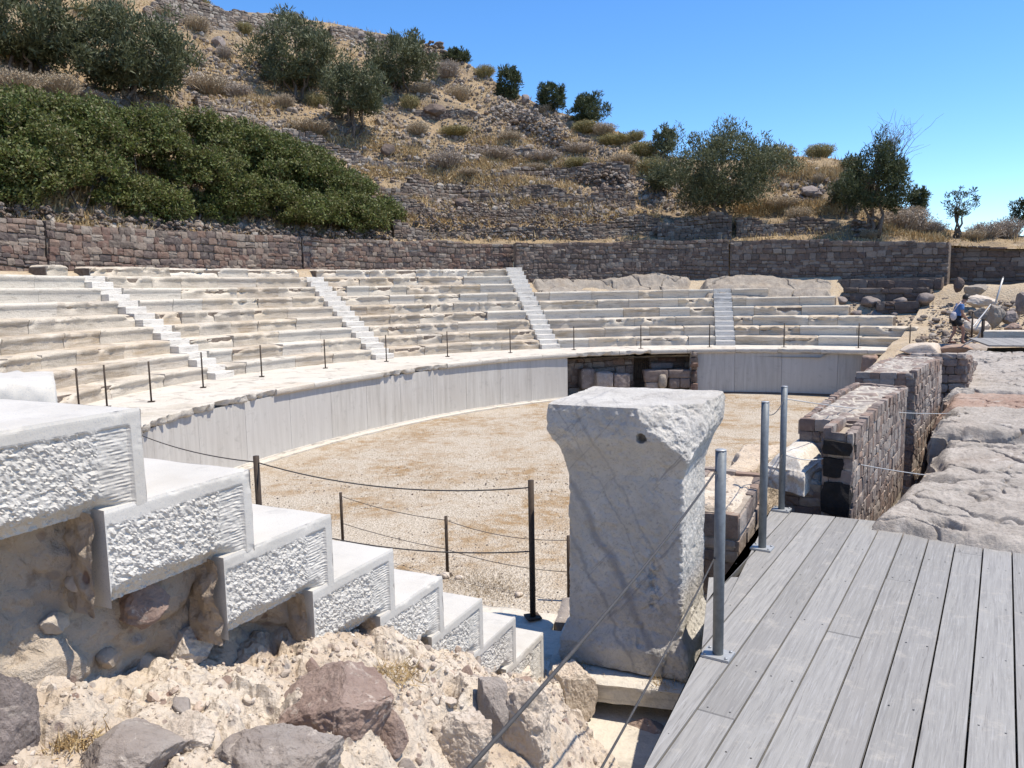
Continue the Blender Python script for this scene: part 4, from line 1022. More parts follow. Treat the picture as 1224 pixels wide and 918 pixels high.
# dowel hole
hole = (np.hypot(P[..., 0] - .12, (P[..., 2] - 1.37)) < .026) & (P[..., 1] < -.2); P[..., 1] += .07 * hole
nz = .0045 * fbm(P * 7, 5, 17) + .006 * fbm(P * 28, 4, 18) + .003 * fbm(P * 60, 3, 28) - .028 * np.clip(fbm(P * 11, 4, 27) - .25, 0, 1)
P[..., :2] *= (1 + nz / .3)[..., None]; topm = np.arange(P.shape[1])[None] >= 230
P[..., 2] += np.where(topm, .012 * fbm(P * 5, 4, 19) - .02 * np.exp(-((P[..., 0] + .05) ** 2 + (P[..., 1]) ** 2) / .02), 0)
Wd = pc + P[..., 0:1] * PR_ + P[..., 1:2] * PD; Wd[..., 2] = PZ + P[..., 2]
s = Soup(); s.grid(Wd, close_u=True)
PED = tag(build('marble_pedestal', s, M['ped'], base=[*pc[:2], PZ], smooth=False), 'tall chipped grey marble pedestal with flaring broken top, at the foot of the steps', 'pedestal')

# slab under the pedestal, with the hollow below it
fl, fr = atz(691, 811, 1.86), atz(822, 826, 1.86)
u = (fr - fl)[:2]; u /= np.linalg.norm(u); n = np.array([-u[1], u[0]])
def slab_box(name, lab, cat, o, u, n, L, W, z, th, mat, amp=.012, seed=3, edge=.02, group=None):
    nu, nv = max(12, int(L / .02)), max(12, int(W / .02))
    a = np.linspace(0, L, nu); b_ = np.linspace(0, W, nv); A, B = np.meshgrid(a, b_, indexing='ij')
    P = np.zeros((nu, nv, 3)); P[..., :2] = np.asarray(o)[:2] + A[..., None] * u + B[..., None] * n
    e = np.minimum(np.minimum(A, L - A), np.minimum(B, W - B))
    P[..., 2] = z + amp * fbm(P * 5, 4, seed) - edge * np.exp(-(e / .02) ** 2)
    s = Soup(); s.grid(P)
    ring = np.concatenate([P[:, 0], P[-1, 1:], P[::-1, -1][1:], P[0, ::-1][1:-1]])
    rows_ = [ring]; cen = P.reshape(-1, 3).mean(0)
    for f in np.linspace(.12, 1, 8):
        R_ = ring.copy(); R_[:, 2] = ring[:, 2] * (1 - f) + (z - th) * f
        dirs = R_ - cen; dirs[:, 2] = 0; dirs /= np.linalg.norm(dirs, axis=1)[:, None]
        R_ += dirs * ((amp * 1.6) * fbm(R_ * 7, 4, seed + 3) - amp * .8 * f)[:, None]; rows_.append(R_)
    s.grid(np.stack(rows_, 1), close_u=True)
    bt = rows_[-1]; s.add(np.vstack([bt, bt.mean(0)]), None, [[len(bt), (k + 1) % len(bt), k] for k in range(len(bt))])
    return tag(build(name, s, mat, base=[*cen[:2], z - th]), lab, cat, group)
o = fl[:2] - u * .22
slab_box('marble_slab', 'pale marble slab carrying the pedestal, bridging the dark hollow', 'stone slab', o, u, n, 1.15, 1.25, 1.86, .13, M['coping'], .012, 3)
slab_box('marble_slab', 'pale flat slab at the foot of the lowest step beside the pedestal', 'stone slab', P0[:2] + (D * 2.50 + N * .0)[:2] , D[:2], -N[:2], .62, .9, 1.855, .12, M['coping'], .012, 6)
boulder('porous rough support stone left of the dark hollow', 684, 862, 50, 84, 95, 'conglom', 6, 6, .2, .05, dist=float(fl[1]) - .02)
b = Soup(); hb = fl[:2] + n * .45
wallp = [hb - u * .4, hb + u * 1.1]
gW = np.array([[[*(wallp[0] * (1 - q) + wallp[1] * q), z] for z in np.linspace(1.3, 1.75, 14)] for q in np.linspace(0, 1, 40)]); gW += .02 * np.stack([fbm(gW * 5 + 9 * k, 4, 5) for k in range(3)], -1)
b.grid(gW); build('hollow_back', b, M['subwall'], SWL)
# grey slab stone of the ledge and the brown post base stone
e0 = atz(672, 742, 1.80)
slab_box('ledge_stone', 'grey flat ledge stone behind the brown post and the pedestal', 'stone slab', e0[:2] + [-.05, .02], np.array([.98, -.2]), np.array([.2, .98]), .75, .42, 1.80, .3, M['greyrock'], .012, 9)
e1 = atz(610, 742, 1.80)
slab_box('ledge_stone', 'pale ledge stone under the brown steel post', 'stone slab', e1[:2] + [-.5, .0], np.array([.97, -.24]), np.array([.24, .97]), .78, .32, 1.80, .3, M['coping'], .012, 10)
# ------------------------------------------------------------------ wooden deck
ZD = 2.43
DK = thing('wooden_deck', 'weathered grey plank deck in the right foreground', 'deck', (1.6, 2.2, ZD - .2))
daz = math.radians(32.6); dd = np.array([math.sin(daz), math.cos(daz)]); dn = np.array([dd[1], -dd[0]])
left = [atz(770, 918, ZD)[:2], atz(838, 782, ZD)[:2], atz(847, 690, ZD)[:2], atz(883, 690, ZD)[:2], atz(901, 652, ZD)[:2], atz(922, 608, ZD)[:2]]
l0 = left[0] + (left[0] - left[1]) / np.linalg.norm(left[0] - left[1]) * 2.6
far = [atz(945, 612, ZD)[:2], atz(1224, 641, ZD)[:2]]
f2 = far[1] + (far[1] - far[0]) / np.linalg.norm(far[1] - far[0]) * 2.4
poly = [l0] + left + far + [f2, f2 - dd * 8.2]
def clip(poly, n, c, keep_le=True):
    out = []
    for i in range(len(poly)):
        a, b_ = poly[i], poly[(i + 1) % len(poly)]; da, db = (a @ n - c), (b_ @ n - c)
        if not keep_le: da, db = -da, -db
        if da <= 0: out.append(a)
        if (da < 0 < db) or (db < 0 < da): out.append(a + (b_ - a) * (da / (da - db)))
    return out
ref = atz(999.3, 617, ZD)[:2] @ dn                      # one of the joints seen in the photograph
PW = .1405
j0 = [atz(x, 612 + (x - 945) * .1035, ZD)[:2] @ dn for x in (974, 999.5, 1027, 1056, 1084, 1114, 1146, 1179, 1212)]
PW = float(np.mean(np.diff(j0)))
r_ = np.random.default_rng(8)
def plank(c0, c1, t0, t1, sd):
    pl = clip(clip(poly, dn, c1), dn, c0, False)
    if t0 is not None: pl = clip(pl, dd, t0, False) if len(pl) > 2 else pl
    if t1 is not None: pl = clip(pl, dd, t1) if len(pl) > 2 else pl
    if len(pl) < 3: return None
    # drop repeated points
    q = [pl[0]]
    for p in pl[1:]:
        if np.linalg.norm(p - q[-1]) > 1e-4: q.append(p)
    if len(q) < 3: return None
    q = np.array(q); cen = q.mean(0); nv = len(q); dz = r_.normal() * .0012
    inn = q + (cen - q) / np.linalg.norm(cen - q, axis=1)[:, None] * .004
    s = Soup(); V = np.vstack([np.c_[inn, np.full(nv, ZD + dz)], np.c_[q, np.full(nv, ZD - .004 + dz)], np.c_[q, np.full(nv, ZD - .045)]])
    T = [[0, k, k + 1] for k in range(1, nv - 1)]
    Q = [[k, nv + k, nv + (k + 1) % nv, (k + 1) % nv] for k in range(nv)] + [[nv + k, 2 * nv + k, 2 * nv + (k + 1) % nv, nv + (k + 1) % nv] for k in range(nv)]
    area = sum(q[k][0] * q[(k + 1) % nv][1] - q[(k + 1) % nv][0] * q[k][1] for k in range(nv))
    if area < 0: T = [t[::-1] for t in T]; Q = [t[::-1] for t in Q]
    s.add(V, Q, T); return build('plank', s, M['deck'], DK, smooth=False)
kmin = int(math.floor((min(p @ dn for p in poly) - ref) / PW)); kmax = int(math.ceil((max(p @ dn for p in poly) - ref) / PW))
butt = {}
for px, py in ((860, 855), (985, 888), (1060, 692), (1145, 660), (990, 755)): 
    p = atz(px, py, ZD)[:2]; butt[int(math.floor((p @ dn - ref) / PW))] = p @ dd
beam_t = [p for p in np.arange(-1.2, 7.5, .62)]
for k in range(kmin, kmax):
    c0, c1 = ref + k * PW + .004, ref + (k + 1) * PW - .004
    t = butt.get(k); segs = [(None, None)] if t is None else [(None, t - .002), (t + .002, None)]
    for t0, t1 in segs:
        pl = plank(c0, c1, t0, t1, k)
        if pl is None: continue
        pts = clip(clip(poly, dn, c1), dn, c0, False); tmin = min(p @ dd for p in pts) + .15; tmax = max(p @ dd for p in pts) - .02
        s = Soup(); any_ = False
        for bt in beam_t + ([t - .04, t + .04] if t is not None else []):
            if bt < max(tmin, t0 or -9) or bt > min(tmax, t1 or 99) or bt < 1.2: continue
            for q in (.2, .8):
                a = dd * (bt + r_.normal() * .006) + dn * (c0 + q * (c1 - c0)); p = np.array([*a, ZD + .0008])
                th = np.linspace(0, 2 * math.pi, 8, endpoint=False); V = np.vstack([p + np.stack([.0042 * np.cos(th), .0042 * np.sin(th), 0 * th], -1), p + [0, 0, .0008]])
                s.add(V, None, [[8, m, (m + 1) % 8] for m in range(8)]); any_ = True
        if any_ and t1 is None: build('screw_heads', s, M['screw'], pl, smooth=False)
# beams below
for bt in beam_t:
    pts = clip(clip(poly, dd, bt + .035), dd, bt - .035, False)
    if len(pts) < 3: continue
    a, b_ = min(p @ dn for p in pts) + .03, max(p @ dn for p in pts) - .03
    s = Soup(); c = dd * bt + dn * (a + b_) / 2; Rm = np.array([[dn[0], dd[0], 0], [dn[1], dd[1], 0], [0, 0, 1.0]])
    s.box([*c, ZD - .045 - .06], [(b_ - a) / 2, .03, .058], Rm); build('beam', s, M['beam'], DK, smooth=False)
# ground under the deck
s = Soup(); g = np.array([[(x, y, 1.55) for y in np.linspace(-6, 8, 60)] for x in np.linspace(-6, 9, 60)], float); g[..., 2] += .06 * fbm(g * 2, 4, 3)
rC = np.hypot(g[..., 0] - C[0], g[..., 1] - C[1]); g[..., 2] = np.where(rC < 12.9, -.7, g[..., 2])
s.grid(g, flip=True); tag(build('lower_ground', s, M['bank']), kind='structure')

# steel posts of the deck rail
def steel_post(p, h, lab, r=.0235, plate=True, cap=False):
    T_ = thing('rail_post', lab, 'post', p, 'grey steel posts along the deck edge')
    s = Soup(); s.tube([p + [0, 0, .004], p + [0, 0, h * .5], p + [0, 0, h]], r, 20); build('tube', s, M['steel'], T_)
    s = Soup(); s.tube([p + [0, 0, h], p + [0, 0, h + .004]], [r * 1.04, r * .98], 20); build('cap', s, M['plate'], T_)
    s = Soup(); Rm = np.array([[dn[0], dd[0], 0], [dn[1], dd[1], 0], [0, 0, 1.0]]); s.box(p + [0, 0, .006], [.062, .05, .006], Rm); bp = build('base_plate', s, M['plate'], T_, smooth=False)
    for a, b_ in ((-1, -1), (-1, 1), (1, -1), (1, 1)):
        s = Soup(); q = p + np.array([*(dn * .047 * a + dd * .036 * b_), .012]); s.tube([q, q + [0, 0, .007]], .007, 6); build('bolt', s, M['plate'], bp)
    return T_
sp1, sp2, sp3 = atz(858, 784, ZD), atz(911, 656, ZD), atz(934, 610, ZD); sp0 = np.array([-.185, 1.0, ZD])
steel_post(sp1, .925, 'nearest full grey steel post with base plate, in front of the pedestal side')
steel_post(sp2, .92, 'grey steel post at the deck notch, left of the low stone wall')
steel_post(sp3, .905, 'thin grey steel post farthest back at the far edge of the deck', r=.0225)
steel_post(sp0, .92, 'grey steel post of which only the round top shows at the bottom edge')
def cable(name, lab, pts, r, mat, sag=None, group=None):
    out = []
    for i in range(len(pts) - 1):
        a, b_ = np.asarray(pts[i], float), np.asarray(pts[i + 1], float); sg = sag[i] if sag else 0
        for q in np.linspace(0, 1, 18, endpoint=(i == len(pts) - 2)):
            out.append(a * (1 - q) + b_ * q - [0, 0, 4 * sg * q * (1 - q)])
    s = Soup(); s.tube(out, r, 7); return tag(build(name, s, mat, base=out[0]), lab, 'cable', group)
cable('wire_cable', 'thick dark upper cable sweeping from the bottom edge up to the nearest steel post', [sp0 + [0, 0, .83], sp1 + [-.02, 0, .835]], .0045, M['wire'], [.035])
cable('wire_cable', 'lower cable running from the bottom edge to halfway up the nearest steel post', [sp0 + [.02, 0, .45], sp1 + [-.02, 0, .45]], .0035, M['wire'], [.03])
cable('wire_cable', 'short sagging upper wire between the two farther steel posts', [sp2 + [0, 0, .85], sp3 + [0, 0, .82]], .003, M['wire'], [.05])
cable('wire_cable', 'short sagging lower wire between the two farther steel posts', [sp2 + [0, 0, .44], sp3 + [0, 0, .42]], .003, M['wire'], [.04])
cable('wire_cable', 'bright upper wire crossing to the flat rocks on the right', [sp3 + [0, 0, .82], atz(1138, 494, 2.50)], .004, M['wire_pale'], [.04])
cable('wire_cable', 'bright lower wire crossing in front of the dark wall end to the rocks', [sp3 + [0, 0, .42], atY(988, 547, 5.5) , atz(1108, 568, 2.47)], .004, M['wire_pale'], [.03, .01])

# ------------------------------------------------------------------ stage walls on the right
END_DARK = True
def az_off(p, t, n): return p + dd * t + dn * n
A0 = atz(1020, 520, 2.98)[:2]; A1 = atz(1084, 462, 2.98)[:2]
A_m = A0 + dd * .62
straight_wall('stage_wall', 'narrow wall end, stained dark and with shade painted in, standing just beyond the end of the deck', A0, A_m - dd * .004, 1.9, lambda q: 2.965, M['wallA'], .20, dark_end=M['lichen_shade'], core=.006, core_mat=M['lime_mortar'], seed=205, hmean=.085, lmean=.10, depth=.032, shapes=BLK[:6] + BLKS, jit=.2)
straight_wall('stage_wall', 'near masonry wall with a flat rubble top, running away from the deck', A_m, A1, 1.9, lambda q: 2.97, M['wallA'], .50, core=.006, core_mat=M['lime_mortar'], seed=201, hmean=.085, lmean=.10, depth=.032, shapes=BLK[:6] + BLKS, cap=M['wallA_top'], jit=.4)
B0 = atz(1095, 447, 3.05)[:2]; B1 = atz(1126, 427, 3.05)[:2]
straight_wall('stage_wall', 'second masonry wall beyond the gap, slightly higher than the near one', B0, B1, 1.7, lambda q: 3.04, M['wallA'], .62, core=.006, core_mat=M['lime_mortar'], seed=211, hmean=.09, lmean=.12, depth=.04, shapes=BLK[:6] + BLKS, cap=M['wallA_top'], jit=.4)
C0 = B1 + dd * .75 + dn * .28; C1 = C0 + dd * 4.6
straight_wall('stage_wall', 'third rough wall stretch farther off, running towards the walking person', C0, C1, 1.5, lambda q: 2.98 - .11 * q, M['wallA'], .75, seed=221, hmean=.11, lmean=.14, depth=.08, cap=M['wallA_top'], jit=.4)
# white slab and lower wall left of the near wall
q0 = atz(905, 560, 2.25)[:2]
L0 = atz(893, 640, 2.12)[:2]
def low_mass(lab, poly_px, z, th, mat, seed, name='low_wall', cat='wall', amp=.05, base_z=None, fine=.02):
    q = [atz(x, y, z)[:2] for x, y in poly_px]; nu = nv = 80 if name == 'plaster_slab' else (130 if name == 'low_wall' else 230)
    U, Vv = np.meshgrid(np.linspace(0, 1, nu), np.linspace(0, 1, nv), indexing='ij')
    P = np.zeros((nu, nv, 3))
    P[..., :2] = (1-U)[..., None]*(1-Vv)[..., None]*q[0] + U[..., None]*(1-Vv)[..., None]*q[1] + U[..., None]*Vv[..., None]*q[2] + (1-U)[..., None]*Vv[..., None]*q[3]
    L1, L2 = np.linalg.norm(q[1]-q[0]), np.linalg.norm(q[3]-q[0])
    e = np.minimum(np.minimum(U, 1-U) * L1, np.minimum(Vv, 1-Vv) * L2)
    w = np.stack([fbm(P * [1.6, 1.6, 1] + 5, 4, seed), fbm(P * [1.6, 1.6, 1] + 15, 4, seed + 1)], -1) * min(.22, .16 * min(L1, L2)) * (.3 if name == 'plaster_slab' else 1); P[..., :2] += w
    d1, d2, cid = worley(P[..., :2] * 3.1, seed)
    P[..., 2] = z + amp * fbm(P * [1.3, 1.3, 1], 5, seed + 2) + fine * fbm(P * 7, 5, seed + 3) + .004 * fbm(P * 40, 3, seed + 5) - (.10 if name != 'rock_slab' else .13) * np.exp(-(e / .06) ** 2) - (.03 * np.clip(fbm(P * [3.2, 3.2, 1], 4, seed + 12) - .2, 0, 1) * 2 if name == 'rock_slab' else 0)
    if name == 'rock_slab':
        for fq, am, wd in ((.55, .09, .012), (1.3, .035, .016)):
            cr_ = np.abs(fbm(P * [fq, fq, 1] + [3, 3, 0], 4, seed + 41)); P[..., 2] -= am * np.exp(-(cr_ / wd) ** 2)
        P[..., 2] += .022 * np.abs(fbm(P * [4, 9, 1], 5, seed + 43)) + .016 * fbm(P * [15, 22, 1], 5, seed + 45)
    s = Soup(); s.grid(P)
    ring = np.concatenate([P[:, 0], P[-1, 1:], P[::-1, -1][1:], P[0, ::-1][1:-1]]); cen = P.reshape(-1, 3).mean(0)
    rows_ = [ring]
    for f in np.linspace(.08, 1, 16):
        R_ = ring.copy(); R_[:, 2] = ring[:, 2] * (1 - f) + (z - th) * f; dr = ring - cen; dr[:, 2] = 0; dr /= np.linalg.norm(dr, axis=1)[:, None]
        R_ += dr * (.07 * fbm(R_ * 4, 4, seed + 8) + .03 * fbm(R_ * 15, 3, seed) + .05 * math.sin(min(1, f * 4) * math.pi / 2) - .02)[:, None]; rows_.append(R_)
    s.grid(np.stack(rows_, 1), close_u=True)
    return tag(build(name, s, mat, base=[*cen[:2], z - th], smooth=name not in ('rock_slab', 'low_wall')), lab, cat)
straight_wall('low_wall', 'low squared rubble wall with flat earthy top beside the deck notch, behind the pedestal', (1.46, 4.86), (1.93, 5.80), 1.5, lambda q: 2.60, M['wallA'], .46, core=.006, core_mat=M['lime_mortar'], seed=231, hmean=.11, lmean=.16, depth=.04, shapes=BLK[:6] + BLKS, cap=M['earth'], jit=.3)
low_mass('low stony ground ledge behind the deck notch, towards the orchestra', [(846, 585), (905, 560), (945, 530), (890, 530)], 2.25, 1.2, M['earth'], 25, amp=.04, fine=.03, name='low_wall')
low_mass('white plastered slab against the left side of the near masonry wall', [(917, 541), (962, 550), (993, 525), (946, 519)], 2.78, .26, M['plaster'], 15, 'plaster_slab', 'stone slab', amp=.010, fine=.008)
straight_wall('low_wall', 'short rough rubble stub at the far edge of the deck, against the dark wall end', A0 + dd * .06 - dn * .215, A0 + dd * .60 - dn * .215, 1.6, lambda q: 2.60, M['wallA'], .26, core=.006, core_mat=M['lime_mortar'], seed=241, hmean=.10, lmean=.13, depth=.04, shapes=BLK[:6] + BLKS, cap=M['earth'], jit=.3)
# flat bedrock slabs
slabs = [([(1032, 622), (1262, 652), (1290, 565), (1085, 572)], 2.50, 'bedrock', 'big flat grey rock slab right beyond the end of the deck'),
         ([(1098, 570), (1300, 580), (1320, 512), (1118, 506)], 2.52, 'bedrock', 'second flat grey rock slab beyond the deck, edged by the yellowish stone'),
         ([(1112, 512), (1320, 520), (1340, 488), (1128, 483)], 2.54, 'bedrock', 'low flat grey rock slab in front of the reddish band'),
         ([(1122, 488), (1340, 493), (1345, 468), (1135, 464)], 2.56, 'redrock', 'reddish band of flat rock between the grey slabs on the right'),
         ([(1130, 466), (1340, 470), (1345, 446), (1140, 441)], 2.55, 'bedrock', 'flat grey rock slab behind the reddish band'),
         ([(1138, 444), (1340, 448), (1345, 424), (1150, 418)], 2.56, 'bedrock', 'farthest flat grey rock slab, before the small boardwalk')]
for i, (pq, z, m_, lab) in enumerate(slabs): low_mass(lab, pq, z - .02 + [.03, -.05, .04, -.03, .03, -.03][i], 1.0, M[m_], 40 + i * 3, 'rock_slab', 'rock slab', amp=.04, fine=.022)
low_mass('yellowish weathered stone wedged beside the trench', [(1086, 612), (1112, 604), (1118, 560), (1098, 560)], 2.42, .7, M['conglom'], 71, 'rock_slab', 'rock', amp=.05)
# platform ground behind and under the slabs
s = Soup(); g = np.array([[az_off(np.array([2.6, 5.4]), t, n_) for n_ in np.linspace(.35, 22, 50)] for t in np.linspace(0, 22, 60)]); g = np.concatenate([g, np.full(g.shape[:2] + (1,), 2.28)], -1); g[..., 2] += .06 * fbm(g * .9, 4, 5)
g[..., 2] -= np.linspace(0, 1, 60)[:, None] * .25; s.grid(g, flip=True); tag(build('stage_terrace', s, M['bank']), kind='structure')
s = Soup(); g2 = np.array([[az_off(np.array([2.6, 5.4]), t, .35 - q * .25) for q in (0, 1)] for t in np.linspace(0, 22, 60)]); g2 = np.concatenate([g2, np.broadcast_to(np.array([2.28, 1.0])[None, :, None], (60, 2, 1))], -1); s.grid(g2); tag(build('terrace_edge', s, M['subwall']), kind='structure')
# far ground on the right behind the terrace up to the wall
s = Soup(); aa = np.linspace(14, 52.5, 90); rr = np.linspace(9.0, 22.2, 60); rows_ = []
for r in rr:
    z = np.interp(r, [9, 12.5, 13.4, 15.2, 20.4, 22.2], [1.0, 1.75, 1.95, 2.1, 3.5, 3.7]) - .06
    P = polv(aa, r, z + 0 * aa); P[:, 2] += .10 * fbm(P * 1.6, 4, 18); rows_.append(P)
s.grid(np.array(rows_)); tag(build('rough_ground', s, M['bank']), kind='structure')
# small boardwalk and stone bench at the right edge
bw = thing('boardwalk', 'small pale boardwalk at the right edge beyond the flat rocks', 'boardwalk', atz(1235, 408, 2.30))
a0, a1 = atz(1182, 413, 2.30), atz(1300, 414, 2.30); b0 = atz(1182, 402.5, 2.30); uu = (a1 - a0)[:2]; L = np.linalg.norm(uu); uu /= L; nn_ = np.array([-uu[1], uu[0]]); Wb = min(3.2, abs((b0 - a0)[:2] @ nn_))
for q in np.arange(0, L, .30):
    s = Soup(); Rm = np.array([[uu[0], nn_[0], 0], [uu[1], nn_[1], 0], [0, 0, 1.0]]); c = a0[:2] + uu * (q + .145) + nn_ * Wb / 2; s.box([*c, 2.29], [.143, Wb / 2, .02], Rm); build('plank', s, M['deck'], bw, smooth=False)
c = a0[:2] + nn_ * (Wb + .55); slab_box('stone_bench', 'long pale stone block edge behind the boardwalk at the right edge', 'stone block', c + uu * .5, uu, nn_, 4.0, .6, 2.50, .4, M['seat_pale'], .01, 3)
# rough rock steps behind the person
r_ = np.random.default_rng(19)
for i, (px, py, w, h, m_, lb) in enumerate([(1168, 398, 46, 26, 'conglom', 'lowest pale rough rock step behind the person'), (1176, 382, 44, 22, 'outcrop', 'second pale rough rock step up, behind the rope posts'), (1172, 366, 50, 22, 'conglom', 'third rough rock step below the wall corner'), (1166, 352, 40, 20, 'outcrop', 'topmost rough rock step against the wall corner'), (1190, 388, 30, 40, 'outcrop', 'pale upright rock right of the rope posts'), (1207, 385, 26, 24, 'darkrock', 'dark round boulder in front of the wall at the right edge'), (1212, 398, 34, 22, 'redrock', 'reddish boulder at the right edge above the pale stone edge'), (1146, 346, 18, 24, 'wall_r', 'dark squared pier stone at the wall corner'), (1222, 372, 24, 40, 'darkrock', 'dark rubble stone at the very right edge')]):
    p = atR(px, py, 14.5 + (402 - py) * .085); d = p[1]; V, T = rock_shape(4, 500 + i, 14, .26)
    s = Soup(); s.add((V * [w / 2 / F * d * .68, w / 2 / F * d * .64, h / 2 / F * d * .8]) @ rotz(r_.uniform(-.3, .3)).T + p + [0, 0, h / 2 / F * d * .5], None, T)
    tag(build('rock_step' if 'step' in lb else 'boulder', s, M[m_], base=p, smooth=False), lb, 'rock')

# ------------------------------------------------------------------ brown posts of the ledge and the orchestra
def brown_post(p, h, lab, r=.02, group='brown steel posts along the seating ledge', plate=.075, copy=None):
    T_ = thing('rail_post', lab, 'post', p, group)
    s = Soup(); s.tube([p, p + [0, 0, h / 2], p + [0, 0, h]], r, 10); build('tube', s, M['rust'], T_)
    s = Soup(); s.box(p + [0, 0, .005], [plate, plate, .006], rotz(.3)); build('base_plate', s, M['rust'], T_, smooth=False)
    return T_
plist = [(95,486),(128,483),(181,480),(243,463),(313,450),(389,440),(462,432),(535,426),(610,421.5),(686,418),(766,416.5),(848,415),(937,415),(1026,416),(1087,419)]
plabs = ['short-looking brown ledge post half hidden behind the topmost large marble step', 'brown ledge post just above the topmost large marble step', 'brown ledge post where the broken coping begins behind the large marble step', 'brown ledge post in front of the lowest end of the far left stairway', 'brown ledge post between the far left stairway and the tallest-looking ledge post', 'brown ledge post standing left of the left-of-centre stairway foot', 'brown ledge post at the foot of the left-of-centre stairway', 'brown ledge post below the middle seats, nearer the left stairway', 'brown ledge post below the middle seats, nearer the stairway with the wall step above', 'brown ledge post right of the stairway under the wall step', 'brown ledge post above the iron grate of the dark opening', 'brown ledge post above the right jamb of the dark opening, left of a stairway', 'brown ledge post above the plain grey podium slabs on the right', 'brown ledge post above the right end of the grey podium slabs', 'last brown ledge post at the right end of the seat rows']
proto = None
for (x, y), lb in zip(plist, plabs):
    p = atz(x, y, LEDGE) if x > 150 else pol(angof(atz(x, 484, LEDGE)), 13.9, LEDGE)
    if x == 95: p = pol(176.5 + 4, 13.95, LEDGE); p = atz(95, 492, LEDGE)
    if x == 128: p = atz(128, 486, LEDGE)
    if proto is None: proto = brown_post(p, .93, lb)
    else:
        c_ = copy_tree(proto); c_.location = tuple(p); c_['label'] = lb; ORIG[c_.name] = p
bp1 = atz(637, 738, 1.815); brown_post(bp1, .965, 'tall brown steel post standing beside the lowest marble steps, left of the pedestal', .021, plate=.05)
bp2 = atY(306, 545, 6.0); bp2b = np.array([bp2[0], bp2[1], 1.65]); brown_post(bp2b, bp2[2] - 1.65, 'brown steel post rising behind the third large marble step', .024)
tw, lw = np.array([0, 0, .905]), np.array([0, 0, .47])
bp3 = atY(150, 512, 8.4)
brown_post(np.array([bp3[0], bp3[1], 1.65]), float(bp3[2]) - 1.60, 'brown ledge post hidden behind the uppermost large marble step, carrying the thin cables', .02)
cable('wire_cable', 'thin upper cable of the ledge rail running behind the large steps', [bp3, [*bp2b[:2], bp2[2] - .05], bp1 + tw + [0, 0, .01]], .005, M['wire'], [.06, .10])
cable('wire_cable', 'thin lower cable of the ledge rail behind the marble steps', [bp3 - [0, 0, .45], [*bp2b[:2], bp2[2] - .52], bp1 + lw], .005, M['wire'], [.06, .10])
o1, o2, o3 = atz(410, 652, FLOOR), atz(535, 688, FLOOR), atz(680, 718, FLOOR)
for p, lb in ((o1, 'short dark post on the gravel just showing behind the fourth large marble step'), (o2, 'dark post on the gravel between the marble steps and the tall brown post'), (o3, 'dark post on the gravel close beside the left edge of the pedestal')):
    brown_post(p, .90, lb, .024, 'dark posts standing on the orchestra gravel')
o0 = o1 + (o1 - o2) * 1.1; o4 = o3 + (o3 - o2)
cable('wire_cable', 'upper thin wire of the posts on the gravel', [o1 + [0, 0, .84], o2 + [0, 0, .84], o3 + [0, 0, .84]], .005, M['wire'], [.05, .09])
cable('wire_cable', 'lower thin wire of the posts on the gravel', [o1 + [0, 0, .38], o2 + [0, 0, .40], o3 + [0, 0, .40]], .005, M['wire'], [.03, .06])
for i, (px, py, w) in enumerate([(532, 690, 18), (548, 692, 12), (519, 689, 9), (620, 712, 12)]):
    p = atz(px, py, FLOOR); sz = w / 2 / F * p[1]; V, T = ROCKT[i]; s = Soup(); s.add(V * [sz, sz, sz * .6] + p + [0, 0, sz * .3], None, T)
    tag(build('small_stone', s, M['conglom'], base=p), ['pale stone propping the foot of the middle gravel post', 'small pale stone right of the middle gravel post', 'tiny stone left of the middle gravel post', 'small stone on the dry grass patch near the tall brown post'][i], 'stone')
# ------------------------------------------------------------------ hillside
_sk = [(-500,-95),(-350,-80),(-200,-62),(0,-32),(100,-16),(200,0),(265,12),(330,17),(400,28),(470,42),(520,54),(560,76),(600,102),(650,128),(700,143),(750,162),(800,186),(850,194),(900,191),(950,188),(1000,191),(1030,202),(1060,236),(1090,257),(1130,274),(1180,281),(1224,283),(1400,286),(1700,290)]
_saz, _ste = [], []
for x, y in _sk:
    d = ray(x, y); _saz.append(math.atan2(d[0], d[1])); _ste.append(d[2] / math.hypot(d[0], d[1]))
def hill_params(az):
    ux, uy = np.sin(az), np.cos(az); b = C[0] * ux + C[1] * uy; c = C @ C - 22.0 ** 2
    d0 = b + np.sqrt(np.maximum(b * b - c, .1))
    wa = np.degrees(np.arctan2(d0 * uy - C[1], d0 * ux - C[0])) % 360
    z0 = wall_top_z(np.clip(wa, 35, 260)) - .12
    ts = np.interp(az, _saz, _ste)
    dc = (z0 - CZ - .62 * d0) / np.minimum(ts - .62, -.12); dc = np.maximum(dc, d0 + 8)
    return d0, z0, ts, dc
def hill_z(az, d, noise=True):
    d0, z0, ts, dc = hill_params(az)
    t = (d - d0) / (dc - d0); zc = CZ + dc * ts
    tt = np.clip(t, 0, 1)
    g = tt + .028 * np.sin(tt * 2 * math.pi * 4.0 + 2.0 * np.sin(az * 5)) * np.minimum(1, 6 * tt) * np.minimum(1, 5 * (1 - tt))
    z = z0 + (zc - z0) * g
    z = np.where(t > 1, zc - .35 * (d - dc) * np.minimum(1, (t - 1) * 4) , z)
    if noise:
        p = np.stack([d * np.sin(az), d * np.cos(az), 0 * d], -1); a = np.clip(t * 8, 0, 1) * (1 - .75 * np.clip(1 - np.abs(t - 1) * 9, 0, 1))
        z = z + a * (.55 * fbm(p * .22, 5, 91) + .16 * fbm(p * 1.3, 4, 92))
    return z
naz, nd = 620, 260
AZs = np.linspace(-1.15, 1.0, naz); q = np.linspace(0, 1, nd)
d0, z0, ts, dc = hill_params(AZs)
DD = d0[:, None] - .35 + (dc * 1.45 - d0)[:, None] * (q ** 1.25)[None]
